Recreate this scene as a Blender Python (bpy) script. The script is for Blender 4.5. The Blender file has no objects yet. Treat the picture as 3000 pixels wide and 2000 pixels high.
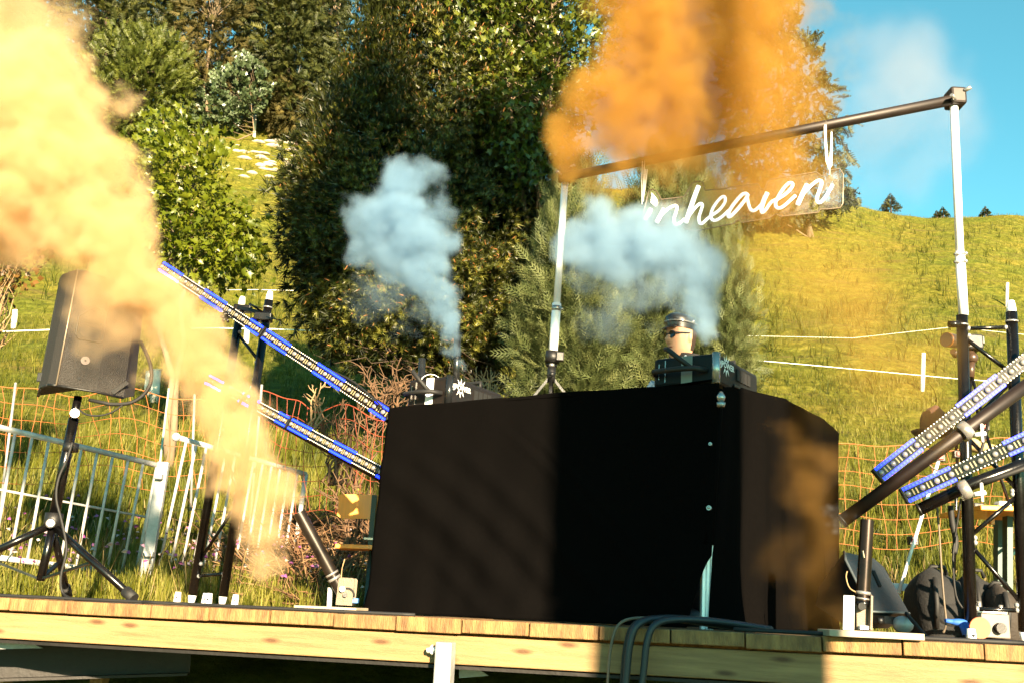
import bpy, math, random
import numpy as np
from mathutils import Vector, Matrix

random.seed(7)
RNG = np.random.default_rng(7)
SC = bpy.context.scene
COL = SC.collection

# ------------------------------------------------------------------ camera
F_PX = 2917.0                      # focal length for a frame 3000 px wide
PITCH = math.atan(F_PX / 10972.0)
ROLL = math.atan(0.066)
FWD = Vector((0, math.cos(PITCH), math.sin(PITCH)))
U0 = Vector((0, -math.sin(PITCH), math.cos(PITCH)))
R0 = Vector((1, 0, 0))
UP = U0 * math.cos(ROLL) - R0 * math.sin(ROLL)
RT = R0 * math.cos(ROLL) + U0 * math.sin(ROLL)
cam_d = bpy.data.cameras.new('camera')
cam = bpy.data.objects.new('camera', cam_d)
COL.objects.link(cam)
cam_d.sensor_width = 36.0
cam_d.lens = 36.0 * F_PX / 3000.0
cam_d.clip_start = 0.05
cam_d.clip_end = 2000
cam.matrix_world = Matrix(((RT.x, UP.x, -FWD.x, 0), (RT.y, UP.y, -FWD.y, 0), (RT.z, UP.z, -FWD.z, 0), (0, 0, 0, 1)))
SC.camera = cam

# ------------------------------------------------------------------ sky, sun, exposure
SUN_AZ = math.radians(16.0)        # to the right of straight behind the camera
SUN_EL = math.radians(16.0)
SUN = Vector((math.sin(SUN_AZ) * math.cos(SUN_EL), -math.cos(SUN_AZ) * math.cos(SUN_EL), math.sin(SUN_EL)))
world = bpy.data.worlds.new('World')
SC.world = world
world.use_nodes = True
wt = world.node_tree
for n in list(wt.nodes):
    wt.nodes.remove(n)
sky = wt.nodes.new('ShaderNodeTexSky')
sky.sky_type = 'NISHITA'
sky.sun_disc = False
sky.sun_elevation = SUN_EL
sky.sun_rotation = math.pi - SUN_AZ
sky.altitude = 900
sky.air_density = 1.0
sky.dust_density = 0.3
sky.ozone_density = 1.5
tint = wt.nodes.new('ShaderNodeMix')
tint.data_type = 'RGBA'
tint.blend_type = 'MULTIPLY'
tint.inputs[0].default_value = 1.0
tint.inputs[7].default_value = (0.46, 1.0, 0.78, 1)
bgn = wt.nodes.new('ShaderNodeBackground')
bgn.inputs['Strength'].default_value = 0.056
wo = wt.nodes.new('ShaderNodeOutputWorld')
wt.links.new(sky.outputs[0], tint.inputs[6])
wt.links.new(tint.outputs[2], bgn.inputs['Color'])
wt.links.new(bgn.outputs[0], wo.inputs['Surface'])

sun_d = bpy.data.lights.new('sun', 'SUN')
sun_d.energy = 5.0
sun_d.angle = math.radians(0.55)
sun_d.color = (1.0, 0.785, 0.51)
sun = bpy.data.objects.new('sun', sun_d)
COL.objects.link(sun)
sun.rotation_euler = SUN.to_track_quat('Z', 'Y').to_euler()
sun.location = SUN * 60

SC.view_settings.view_transform = 'Standard'
SC.view_settings.look = 'None'
SC.view_settings.gamma = 1.0
SC.view_settings.use_curve_mapping = False
SC.view_settings.exposure = 2.7
SC.cycles.max_bounces = 8
SC.cycles.diffuse_bounces = 3
SC.cycles.glossy_bounces = 3
SC.cycles.transparent_max_bounces = 12
SC.cycles.volume_bounces = 4
SC.cycles.volume_step_rate = 1.6
SC.cycles.volume_max_steps = 256

# ------------------------------------------------------------------ pixel -> place in the world (3000 px wide photograph)
def ray(px, py):
    return RT * (px - 1500.0) + UP * (1000.0 - py) + FWD * F_PX
def P(px, py, y):
    d = ray(px, py)
    return d * (y / d.y)
def PV(px, py, A, B):              # on the vertical plane through the plan points A and B
    d = ray(px, py)
    nx, ny = -(B[1] - A[1]), B[0] - A[0]
    t = (A[0] * nx + A[1] * ny) / (d.x * nx + d.y * ny)
    return d * t
def PZ(px, py, org, nrm):
    d = ray(px, py)
    return d * (org.dot(nrm) / d.dot(nrm))

# ------------------------------------------------------------------ terrain height
_ky = np.array([-60, 2.6, 3.2, 6.2, 7.0, 9, 13, 20, 26, 38, 50, 62, 75, 82, 95, 140, 260])
_kz = np.array([-1.5, -1.32, -1.2, -.42, -.16, .12, 1.55, 3.9, 6.3, 11, 16, 23, 31.2, 33.4, 33.8, 30, 10])
_ty = np.linspace(-60, 260, 3201)
_tz = np.interp(_ty, _ky, _kz)
_k = np.hanning(13); _k /= _k.sum()
_tz1 = np.convolve(np.pad(_tz, 6, mode='edge'), _k, 'valid')
_k2 = np.hanning(61); _k2 /= _k2.sum()
_tz2 = np.convolve(np.pad(_tz, 30, mode='edge'), _k2, 'valid')
_w = np.clip((_ty - 9) / 5, 0, 1)
_tz = _tz1 * (1 - _w) + _tz2 * _w
def terr(x, y):
    x = np.asarray(x, float); y = np.asarray(y, float)
    z = np.interp(y, _ty, _tz)
    far = np.clip((y - 8) / 20, 0, 1)
    z = z + far * (0.35 * np.sin(x * .21 + y * .13 + 1) + .22 * np.sin(x * .47 - y * .31) + .08 * np.sin(x * 1.3 + y * .9))
    z = z + far * .10 * np.sin(z * 5.2 + .8 * np.sin(x * .25) + .5 * np.sin(x * .9))        # cattle terraces
    z = z + np.clip((y - 25) / 45, 0, 1) ** 1.3 * (2.4 + 3.8 * np.clip((-x - 4) / 14, 0, 1.3)) * np.clip((230 - y) / 100, 0, 1)
    z = z - far * np.clip(x - 18, 0, 60) * np.clip((y - 40) / 30, 0, 1) * .03
    z = z + .03 * np.sin(x * 2.7 + y * 1.9) * np.clip((y - 6.5) / 2, 0, 1)
    return z
def on_ground(px, py, y0=6.8, y1=140):
    d = ray(px, py)
    for y in np.arange(y0, y1, .1):
        p = d * (y / d.y)
        if p.z <= terr(p.x, p.y):
            return p
    return d * (y1 / d.y)

# ------------------------------------------------------------------ materials
def _n(nt, t, **kw):
    n = nt.nodes.new(t)
    for k, v in kw.items():
        setattr(n, k, v)
    return n
MATS = {}
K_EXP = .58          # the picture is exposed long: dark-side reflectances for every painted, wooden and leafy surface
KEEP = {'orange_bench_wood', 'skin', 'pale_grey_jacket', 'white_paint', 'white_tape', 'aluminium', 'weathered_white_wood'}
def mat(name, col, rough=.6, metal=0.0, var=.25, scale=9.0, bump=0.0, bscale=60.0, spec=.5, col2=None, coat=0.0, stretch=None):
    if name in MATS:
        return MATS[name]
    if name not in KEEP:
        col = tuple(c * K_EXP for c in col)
        if col2: col2 = tuple(c * K_EXP for c in col2)
    m = bpy.data.materials.new(name); m.use_nodes = True
    nt = m.node_tree
    b = nt.nodes['Principled BSDF']
    b.inputs['Roughness'].default_value = rough
    b.inputs['Metallic'].default_value = metal
    b.inputs['Specular IOR Level'].default_value = spec
    b.inputs['Coat Weight'].default_value = coat
    tc = _n(nt, 'ShaderNodeTexCoord')
    mp = _n(nt, 'ShaderNodeMapping')
    if stretch: mp.inputs['Scale'].default_value = stretch
    nt.links.new(tc.outputs['Object'], mp.inputs['Vector'])
    nz = _n(nt, 'ShaderNodeTexNoise')
    nz.inputs['Scale'].default_value = scale
    nz.inputs['Detail'].default_value = 6
    nz.inputs['Roughness'].default_value = .65
    nt.links.new(mp.outputs[0], nz.inputs['Vector'])
    cr = _n(nt, 'ShaderNodeValToRGB')
    c2 = col2 or tuple(min(1, c * (1 + var)) for c in col)
    c1 = tuple(c * (1 - var) for c in col)
    cr.color_ramp.elements[0].position = .32; cr.color_ramp.elements[0].color = (*c1, 1)
    cr.color_ramp.elements[1].position = .68; cr.color_ramp.elements[1].color = (*c2, 1)
    nt.links.new(nz.outputs['Fac'], cr.inputs['Fac'])
    nt.links.new(cr.outputs['Color'], b.inputs['Base Color'])
    rr = _n(nt, 'ShaderNodeMapRange')
    rr.inputs['To Min'].default_value = max(0.03, rough - .12); rr.inputs['To Max'].default_value = min(1, rough + .12)
    nt.links.new(nz.outputs['Fac'], rr.inputs['Value'])
    nt.links.new(rr.outputs[0], b.inputs['Roughness'])
    if bump:
        n2 = _n(nt, 'ShaderNodeTexNoise'); n2.inputs['Scale'].default_value = bscale; n2.inputs['Detail'].default_value = 4
        nt.links.new(mp.outputs[0], n2.inputs['Vector'])
        bp = _n(nt, 'ShaderNodeBump'); bp.inputs['Strength'].default_value = bump; bp.inputs['Distance'].default_value = .01
        nt.links.new(n2.outputs['Fac'], bp.inputs['Height'])
        nt.links.new(bp.outputs[0], b.inputs['Normal'])
    MATS[name] = m
    return m
def emit(name, col, strength):
    if name in MATS: return MATS[name]
    m = bpy.data.materials.new(name); m.use_nodes = True
    b = m.node_tree.nodes['Principled BSDF']
    b.inputs['Base Color'].default_value = (*col, 1)
    b.inputs['Emission Color'].default_value = (*col, 1)
    b.inputs['Emission Strength'].default_value = strength * K_EXP
    MATS[name] = m
    return m
def leafmat(name, ca, cb, cc, rough=.5, transl=.25, spec=.35):
    """foliage: three leaf colours picked per leaf by the 'rnd' attribute, some light passes through"""
    ca, cb, cc = (tuple(q * K_EXP for q in c) for c in (ca, cb, cc))
    m = bpy.data.materials.new(name); m.use_nodes = True
    nt = m.node_tree
    b = nt.nodes['Principled BSDF']; out = nt.nodes['Material Output']
    at = _n(nt, 'ShaderNodeAttribute', attribute_name='rnd')
    cr = _n(nt, 'ShaderNodeValToRGB')
    e = cr.color_ramp.elements
    e[0].position = 0; e[0].color = (*ca, 1)
    e[1].position = 1; e[1].color = (*cc, 1)
    k = cr.color_ramp.elements.new(.5); k.color = (*cb, 1)
    nt.links.new(at.outputs['Fac'], cr.inputs['Fac'])
    nt.links.new(cr.outputs['Color'], b.inputs['Base Color'])
    b.inputs['Roughness'].default_value = rough
    b.inputs['Specular IOR Level'].default_value = spec
    tr = _n(nt, 'ShaderNodeBsdfTranslucent')
    nt.links.new(cr.outputs['Color'], tr.inputs['Color'])
    mx = _n(nt, 'ShaderNodeMixShader'); mx.inputs[0].default_value = transl
    nt.links.new(b.outputs[0], mx.inputs[1]); nt.links.new(tr.outputs[0], mx.inputs[2])
    nt.links.new(mx.outputs[0], out.inputs['Surface'])
    MATS[name] = m
    return m

# ------------------------------------------------------------------ object helpers
def props(o, label=None, cat=None, group=None, kind=None):
    if label: o['label'] = label
    if cat: o['category'] = cat
    if group: o['group'] = group
    if kind: o['kind'] = kind
    return o
def thing(name, label, cat, loc=(0, 0, 0), group=None, rot=None):
    o = bpy.data.objects.new(name, None)
    COL.objects.link(o)
    o.empty_display_size = .1
    o.location = Vector(loc)
    if rot is not None: o.rotation_euler = rot
    return props(o, label, cat, group)
def copy_tree(o, parent=None):
    c = o.copy(); COL.objects.link(c); c.parent = parent
    for ch in o.children:
        copy_tree(ch, c)
    return c
def origin_of(par):
    v = Vector((0, 0, 0))
    while par is not None:
        v += par.location; par = par.parent
    return v

class MB:
    """collects shapes (world coordinates unless built local) into one mesh"""
    def __init__(s): s.v = []; s.f = []; s.sm = []
    def add(s, vs, fs, smooth=False):
        o = len(s.v)
        s.v += [tuple(v) for v in vs]
        s.f += [tuple(i + o for i in f) for f in fs]
        s.sm += [smooth] * len(fs)
        return s
    def quad(s, a, b, c, d): return s.add([a, b, c, d], [(0, 1, 2, 3)])
    def obox(s, c, ax, ay, az, hx, hy, hz, bev=0.0):
        c = Vector(c); ax = Vector(ax).normalized(); ay = Vector(ay).normalized(); az = Vector(az).normalized()
        if bev <= 0:
            vs = [c + ax * (i * hx) + ay * (j * hy) + az * (k * hz) for i in (-1, 1) for j in (-1, 1) for k in (-1, 1)]
            return s.add(vs, [(0, 1, 3, 2), (4, 6, 7, 5), (0, 4, 5, 1), (2, 3, 7, 6), (0, 2, 6, 4), (1, 5, 7, 3)])
        import bmesh
        bm = bmesh.new()
        bmesh.ops.create_cube(bm, size=2.0)
        for v in bm.verts: v.co = Vector((v.co.x * hx, v.co.y * hy, v.co.z * hz))
        bmesh.ops.bevel(bm, geom=list(bm.edges), offset=bev, segments=2, affect='EDGES', profile=.5)
        bm.verts.ensure_lookup_table()
        vs = [c + ax * v.co.x + ay * v.co.y + az * v.co.z for v in bm.verts]
        fs = [[v.index for v in f.verts] for f in bm.faces]
        bm.free()
        return s.add(vs, fs)
    def box(s, c, h, bev=0.0): return s.obox(c, (1, 0, 0), (0, 1, 0), (0, 0, 1), h[0], h[1], h[2], bev)
    def bar(s, a, b, w, h, up=(0, 0, 1), bev=0.0):
        a = Vector(a); b = Vector(b); d = (b - a).normalized()
        sd = d.cross(Vector(up))
        if sd.length < 1e-4: sd = d.cross(Vector((1, 0, 0)))
        sd.normalize(); u = sd.cross(d)
        return s.obox((a + b) / 2, d, sd, u, (b - a).length / 2, w / 2, h / 2, bev)
    def tube(s, pts, r, n=10, cap=True, smooth=True):
        pts = [Vector(p) for p in pts]
        rs = list(r) if isinstance(r, (list, tuple)) else [r] * len(pts)
        vs, fs = [], []
        prev = None
        for i, p in enumerate(pts):
            d = (pts[min(i + 1, len(pts) - 1)] - pts[max(i - 1, 0)])
            if d.length < 1e-9: d = Vector((0, 0, 1))
            d.normalize()
            ref = prev if prev is not None else (Vector((0, 0, 1)) if abs(d.z) < .9 else Vector((1, 0, 0)))
            x = (ref - d * ref.dot(d))
            if x.length < 1e-5: x = d.orthogonal()
            x.normalize(); y = d.cross(x); prev = x
            for k in range(n):
                a = 2 * math.pi * k / n
                vs.append(p + (x * math.cos(a) + y * math.sin(a)) * rs[i])
        for i in range(len(pts) - 1):
            for k in range(n):
                k2 = (k + 1) % n
                fs.append((i * n + k, i * n + k2, (i + 1) * n + k2, (i + 1) * n + k))
        s.add(vs, fs, smooth)
        if cap:
            o = len(s.v) - len(vs)
            s.f.append(tuple(o + k for k in reversed(range(n)))); s.sm.append(False)
            s.f.append(tuple(o + (len(pts) - 1) * n + k for k in range(n))); s.sm.append(False)
        return s
    def ball(s, c, r, nu=14, nv=9, sc=(1, 1, 1)):
        c = Vector(c); vs = []; fs = []
        for j in range(nv + 1):
            th = math.pi * j / nv
            for i in range(nu):
                ph = 2 * math.pi * i / nu
                vs.append(c + Vector((math.sin(th) * math.cos(ph) * sc[0], math.sin(th) * math.sin(ph) * sc[1], math.cos(th) * sc[2])) * r)
        for j in range(nv):
            for i in range(nu):
                i2 = (i + 1) % nu
                fs.append((j * nu + i, (j + 1) * nu + i, (j + 1) * nu + i2, j * nu + i2))
        return s.add(vs, fs, True)
    def prism(s, poly, depth):
        """poly: list of 3D points (planar), depth: extrusion vector"""
        n = len(poly); d = Vector(depth)
        vs = [Vector(p) for p in poly] + [Vector(p) + d for p in poly]
        fs = [tuple(range(n)), tuple(reversed(range(n, 2 * n)))]
        fs += [((i + 1) % n, i, n + i, n + (i + 1) % n) for i in range(n)]
        return s.add(vs, fs)
    def build(s, name, m, parent=None, local=False, **kw):
        me = bpy.data.meshes.new(name)
        o = Vector((0, 0, 0)) if local else origin_of(parent)
        me.from_pydata([(v[0] - o.x, v[1] - o.y, v[2] - o.z) for v in s.v], [], s.f)
        me.polygons.foreach_set('use_smooth', s.sm)
        me.materials.append(m)
        ob = bpy.data.objects.new(name, me)
        COL.objects.link(ob)
        ob.parent = parent
        return props(ob, **kw)
def fast_mesh(name, V, T, m, parent=None, rnd=None, smooth=False, **kw):
    """V (n,3), T (t,3) world coordinates"""
    me = bpy.data.meshes.new(name)
    o = origin_of(parent)
    V = np.asarray(V, np.float32) - np.array((o.x, o.y, o.z), np.float32)
    T = np.asarray(T, np.int32)
    me.vertices.add(len(V)); me.vertices.foreach_set('co', V.ravel())
    me.loops.add(T.size); me.loops.foreach_set('vertex_index', T.ravel())
    me.polygons.add(len(T))
    me.polygons.foreach_set('loop_start', np.arange(0, T.size, 3, dtype=np.int32))
    me.polygons.foreach_set('loop_total', np.full(len(T), 3, np.int32))
    if smooth: me.polygons.foreach_set('use_smooth', np.ones(len(T), bool))
    me.update(calc_edges=True)
    if rnd is not None:
        a = me.attributes.new('rnd', 'FLOAT', 'FACE')
        a.data.foreach_set('value', np.asarray(rnd, np.float32))
    me.materials.append(m)
    ob = bpy.data.objects.new(name, me)
    COL.objects.link(ob)
    ob.parent = parent
    return props(ob, **kw)

# scatter a small template over many places, all at once
def frames(zdir, spin):
    z = zdir / np.linalg.norm(zdir, axis=1, keepdims=True)
    ref = np.where(np.abs(z[:, 2:3]) < .95, np.array([[0, 0, 1.]]), np.array([[1., 0, 0]]))
    x = np.cross(ref, z); x /= np.linalg.norm(x, axis=1, keepdims=True)
    y = np.cross(z, x)
    c, s_ = np.cos(spin)[:, None], np.sin(spin)[:, None]
    x2 = x * c + y * s_
    return x2, np.cross(z, x2), z
def scatter(tv, tt, pos, zdir, scale, spin=None, rnd=None):
    n = len(pos)
    if spin is None: spin = RNG.uniform(0, 6.283, n)
    if rnd is None: rnd = RNG.uniform(0, 1, n)
    X, Y, Z = frames(np.asarray(zdir, float), spin)
    tv = np.asarray(tv, float); tt = np.asarray(tt)
    s = np.broadcast_to(np.asarray(scale, float), (n,))[:, None, None]
    V = pos[:, None, :] + s * (tv[None, :, 0:1] * X[:, None, :] + tv[None, :, 1:2] * Y[:, None, :] + tv[None, :, 2:3] * Z[:, None, :])
    T = tt[None, :, :] + (np.arange(n) * len(tv))[:, None, None]
    return V.reshape(-1, 3), T.reshape(-1, 3), np.repeat(rnd, len(tt))
def join(parts):
    Vs, Ts, Rs, o = [], [], [], 0
    for v, t, r in parts:
        Vs.append(v); Ts.append(t + o); Rs.append(r); o += len(v)
    return np.concatenate(Vs), np.concatenate(Ts), np.concatenate(Rs)
def rnd_dirs(n, up=0.0):
    d = RNG.normal(size=(n, 3)); d /= np.linalg.norm(d, axis=1, keepdims=True)
    d[:, 2] += up
    return d / np.linalg.norm(d, axis=1, keepdims=True)

# ================================================================== THE SETTING
# ------------------------------------------------------------------ hillside
def grass_mat():
    m = bpy.data.materials.new('hill_grass'); m.use_nodes = True
    nt = m.node_tree; b = nt.nodes['Principled BSDF']
    b.inputs['Roughness'].default_value = .9; b.inputs['Specular IOR Level'].default_value = .15
    tc = _n(nt, 'ShaderNodeTexCoord')
    def noise(scale, det, stretch=(1, 1, 1)):
        mp = _n(nt, 'ShaderNodeMapping'); mp.inputs['Scale'].default_value = stretch
        nt.links.new(tc.outputs['Object'], mp.inputs['Vector'])
        z = _n(nt, 'ShaderNodeTexNoise'); z.inputs['Scale'].default_value = scale; z.inputs['Detail'].default_value = det
        z.inputs['Roughness'].default_value = .7
        nt.links.new(mp.outputs[0], z.inputs['Vector'])
        return z.outputs['Fac']
    def ramp(fac, stops):
        r = _n(nt, 'ShaderNodeValToRGB'); e = r.color_ramp.elements
        e[0].position, e[0].color = stops[0][0], (*stops[0][1], 1)
        e[1].position, e[1].color = stops[-1][0], (*stops[-1][1], 1)
        for p, c in stops[1:-1]:
            k = e.new(p); k.color = (*c, 1)
        nt.links.new(fac, r.inputs['Fac']); return r.outputs['Color']
    fine = ramp(noise(3.0, 10), [(.3, (.034, .040, .003)), (.5, (.112, .108, .009)), (.68, (.21, .185, .035))])
    big = ramp(noise(.22, 5, (1, 1, 2.2)), [(.35, (.66, .82, .6)), (.65, (1.12, 1.0, 1.0))])
    mx = _n(nt, 'ShaderNodeMix', data_type='RGBA', blend_type='MULTIPLY'); mx.inputs[0].default_value = 1
    nt.links.new(fine, mx.inputs[6]); nt.links.new(big, mx.inputs[7])
    # bare cattle tracks: brown earth in thin bands along the slope
    tr = _n(nt, 'ShaderNodeMapRange'); tr.inputs['From Min'].default_value = .54; tr.inputs['From Max'].default_value = .70
    nt.links.new(noise(.9, 7, (.35, 1, 2.6)), tr.inputs['Value'])
    m2 = _n(nt, 'ShaderNodeMix', data_type='RGBA', blend_type='MIX')
    nt.links.new(tr.outputs[0], m2.inputs[0]); nt.links.new(mx.outputs[2], m2.inputs[6])
    m2.inputs[7].default_value = (.085, .06, .02, 1)
    nt.links.new(m2.outputs[2], b.inputs['Base Color'])
    bp = _n(nt, 'ShaderNodeBump'); bp.inputs['Strength'].default_value = .9; bp.inputs['Distance'].default_value = .25
    nt.links.new(noise(5.0, 9), bp.inputs['Height'])
    nt.links.new(bp.outputs[0], b.inputs['Normal'])
    return m
HILL = grass_mat()
ys = np.concatenate([np.arange(-60, 0, 4), np.arange(0, 14, .25), np.arange(14, 40, .5), np.arange(40, 100, .7), np.arange(100, 261, 6)])
xs = np.concatenate([np.arange(-220, -60, 10), np.arange(-60, -8, .8), np.arange(-8, 8, .35), np.arange(8, 60, .8), np.arange(60, 221, 10)])
GX, GY = np.meshgrid(xs, ys)
GZ = terr(GX, GY)
nx, ny = len(xs), len(ys)
V = np.stack([GX, GY, GZ], -1).reshape(-1, 3)
i = (np.arange(ny - 1)[:, None] * nx + np.arange(nx - 1)[None, :]).ravel()
T = np.concatenate([np.stack([i, i + 1, i + nx + 1], 1), np.stack([i, i + nx + 1, i + nx], 1)])
fast_mesh('hillside', V, T, HILL, smooth=True, kind='structure')

# ------------------------------------------------------------------ grass
def blades(n_per, spread, h0, h1, lean):
    v, t = [], []
    for k in range(n_per):
        a = random.uniform(0, 6.283); r = spread * math.sqrt(random.random())
        bx, by = r * math.cos(a), r * math.sin(a)
        la = random.uniform(0, 6.283); L = random.uniform(.1, 1) * lean; h = random.uniform(h0, h1)
        w = random.uniform(.010, .020)
        wx, wy = -math.sin(la) * w, math.cos(la) * w
        mx_, my_ = bx + math.cos(la) * L * .35 * h, by + math.sin(la) * L * .35 * h
        tx, ty = bx + math.cos(la) * L * h, by + math.sin(la) * L * h
        o = len(v)
        v += [(bx - wx, by - wy, 0), (bx + wx, by + wy, 0), (mx_ - wx * .8, my_ - wy * .8, h * .6), (mx_ + wx * .8, my_ + wy * .8, h * .6), (tx, ty, h * (1 - .25 * L))]
        t += [(o, o + 1, o + 3), (o, o + 3, o + 2), (o + 2, o + 3, o + 4)]
    return v, t
leafmat('grass_blade', (.060, .078, .005), (.175, .18, .013), (.42, .37, .10), rough=.6, transl=.3, spec=.25)
def up_dirs(n, j=.15):
    d = RNG.normal(0, j, (n, 3)); d[:, 2] = 1
    return d
def sow(n, y0, y1, tmpl, s0, s1, p=1.0, xw=.60, ymask=None):
    y = y0 + (y1 - y0) * RNG.uniform(0, 1, n) ** p
    x = RNG.uniform(-1, 1, n) * (xw * y + .6)
    if ymask is not None:
        k = ymask(x, y); x, y = x[k], y[k]
    pos = np.stack([x, y, terr(x, y) - .02], 1)
    n = len(pos)
    patch = .5 + .28 * np.sin(x * .9 + 2 * np.sin(y * .7)) + .15 * np.sin(x * 2.3 - y * 1.1)
    r = np.clip(patch * .55 + RNG.uniform(-.25, .5, n), 0, 1)
    return scatter(tmpl[0], tmpl[1], pos, up_dirs(n), RNG.uniform(s0, s1, n), rnd=r)
behind = lambda x, y: y > 6.75
ta = blades(7, .07, .6, 1.0, .75)
tb = blades(6, .16, .5, 1.0, .9)
tc_ = blades(5, .5, .5, 1.0, 1.0)
parts = [sow(12500, 6.7, 9.2, ta, .16, .38, ymask=behind), sow(11000, 9, 14, ta, .18, .42),
         sow(15000, 13, 27, tb, .16, .36, p=.8), sow(30000, 26, 80, tc_, .20, .46, p=.7)]
wv_, wt_, wr_ = sow(2600, 24, 72, tb, .45, 1.0, p=.7)
parts.append((wv_, wt_, wr_ * .25))                       # taller dark weeds dotted over the slope
V, T, R = join(parts)
fast_mesh('grass', V, T, MATS['grass_blade'], rnd=R, label='long meadow grass on the slope behind the stage', kind='stuff')
# dry seed stalks among the near grass
st = ([(-.008, 0, 0), (.008, 0, 0), (.03, 0, .8), (.06, .0, 1.0), (.02, .02, .8)], [(0, 1, 2), (2, 3, 4), (1, 4, 2)])
y = RNG.uniform(6.8, 9.5, 2600); x = RNG.uniform(-1, 1, 2600) * (.6 * y)
y, x = y[:1100], x[:1100]
V, T, R = scatter(st[0], st[1], np.stack([x, y, terr(x, y)], 1), up_dirs(1100, .3), RNG.uniform(.30, .55, 1100))
leafmat('dry_stalk', (.30, .22, .08), (.38, .28, .11), (.25, .17, .06), transl=.15)
fast_mesh('dry_grass', V, T, MATS['dry_stalk'], rnd=R, label='pale dry seed stalks standing in the near grass', kind='stuff')
# clover and daisies
fl = ([(-.5, -.5, 0), (.5, -.5, .1), (.5, .5, 0), (-.5, .5, .1), (0, 0, .7)], [(0, 1, 4), (1, 2, 4), (2, 3, 4), (3, 0, 4)])
y = RNG.uniform(6.9, 9.5, 260); x = RNG.uniform(-.62, -.12, 260) * y
V, T, R = scatter(fl[0], fl[1], np.stack([x, y, terr(x, y) + RNG.uniform(.25, .42, 260)], 1), up_dirs(260, .4), RNG.uniform(.018, .034, 260))
leafmat('clover_flower', (.45, .10, .38), (.5, .18, .4), (.75, .7, .6), transl=.2)
fast_mesh('clover_flowers', V, T, MATS['clover_flower'], rnd=R, label='purple and white clover flowers in the grass on the left', kind='stuff')

# ------------------------------------------------------------------ the stage
A3 = P(0, 1746, 3.75 - .224 * (-2.20 - .64)); 
def edge_pt(px):                                    # point of the front edge under a pixel column
    py = np.interp(px, [-900, 0, 446, 1000, 2000, 3000, 3700], [1700, 1745, 1766, 1793, 1843, 1886, 1916])
    return PV(px, py, (.64, 3.75), (-2.36, 3.75 + .224 * 3.0))
E0, E1 = edge_pt(0), edge_pt(3000)
EU = (E1 - E0).normalized()
EV = Vector((-EU.y, EU.x, 0)).normalized()          # into the stage
EN = EU.cross(EV).normalized()
DK = edge_pt(2100)
def D(u, v, w=0.0): return DK + EU * u + EV * v + EN * w
def deck_z(x, y):                                   # height of the deck surface
    return DK.z - (EN.x * (x - DK.x) + EN.y * (y - DK.y)) / EN.z
def ud(px): return (edge_pt(px) - DK).dot(EU)
def DP(px, py, y):                                  # on the deck, at pixel column px and distance y
    p = P(px, py, y); p.z = deck_z(p.x, p.y); return p

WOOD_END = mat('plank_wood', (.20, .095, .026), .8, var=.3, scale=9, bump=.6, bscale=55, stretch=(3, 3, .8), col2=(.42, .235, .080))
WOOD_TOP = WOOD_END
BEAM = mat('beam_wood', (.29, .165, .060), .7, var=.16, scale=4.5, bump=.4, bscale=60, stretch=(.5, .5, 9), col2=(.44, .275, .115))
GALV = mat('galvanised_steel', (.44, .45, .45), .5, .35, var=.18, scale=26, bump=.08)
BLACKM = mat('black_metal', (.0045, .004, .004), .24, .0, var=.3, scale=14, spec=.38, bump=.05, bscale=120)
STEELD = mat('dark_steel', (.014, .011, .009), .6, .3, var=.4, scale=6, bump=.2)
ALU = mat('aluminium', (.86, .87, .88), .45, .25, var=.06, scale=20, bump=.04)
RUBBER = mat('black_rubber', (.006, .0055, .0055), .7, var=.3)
def knots(m):
    nt = m.node_tree; b = nt.nodes['Principled BSDF']
    src = b.inputs['Base Color'].links[0].from_socket
    tc = _n(nt, 'ShaderNodeTexCoord')
    mp = _n(nt, 'ShaderNodeMapping'); mp.inputs['Scale'].default_value = (2.6, 1, 9.0)
    nt.links.new(tc.outputs['Object'], mp.inputs['Vector'])
    sp_ = _n(nt, 'ShaderNodeSeparateXYZ'); cb_ = _n(nt, 'ShaderNodeCombineXYZ')
    nt.links.new(mp.outputs[0], sp_.inputs[0]); nt.links.new(sp_.outputs['X'], cb_.inputs['X']); nt.links.new(sp_.outputs['Z'], cb_.inputs['Y'])
    vo = _n(nt, 'ShaderNodeTexVoronoi', voronoi_dimensions='2D'); vo.inputs['Scale'].default_value = 1.0
    nt.links.new(cb_.outputs[0], vo.inputs['Vector'])
    r = _n(nt, 'ShaderNodeMapRange'); r.inputs['From Min'].default_value = .04; r.inputs['From Max'].default_value = .13
    r.inputs['To Min'].default_value = .9; r.inputs['To Max'].default_value = 0
    nt.links.new(vo.outputs['Distance'], r.inputs['Value'])
    mx = _n(nt, 'ShaderNodeMix', data_type='RGBA'); mx.inputs[7].default_value = (.060, .022, .005, 1)
    nt.links.new(r.outputs[0], mx.inputs[0]); nt.links.new(src, mx.inputs[6])
    nt.links.new(mx.outputs[2], b.inputs['Base Color'])
knots(BEAM)
stage = thing('wooden_stage', 'wide outdoor stage of thick timber planks on a pale wooden front beam', 'stage', D(0, 0))
jx = [-900, -680, -480, -300, -135, 30, 200, 446, 616, 792, 978, 1161, 1353, 1551, 1754, 1964, 2183, 2408, 2643, 2882, 3130, 3390]
us = [ud(p) for p in jx]
for a, b in zip(us[:-1], us[1:]):
    m = MB(); off = random.uniform(-.006, .006); dz = random.uniform(-.003, .0015)
    th = .052 + random.uniform(-.003, .003)
    m.obox(D((a + b) / 2, 1.6 + off, dz - th / 2), EU, EV, EN, (b - a) / 2 - .0025, 1.6, th / 2, .004)
    m.build('plank', WOOD_END, stage)
m = MB()
m.obox(D((us[0] + us[-1]) / 2, .075, -.062 - .052), EU, EV, EN, (us[-1] - us[0]) / 2, .045, .052, .004)
m.build('front_beam', BEAM, stage)
m = MB()
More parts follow.
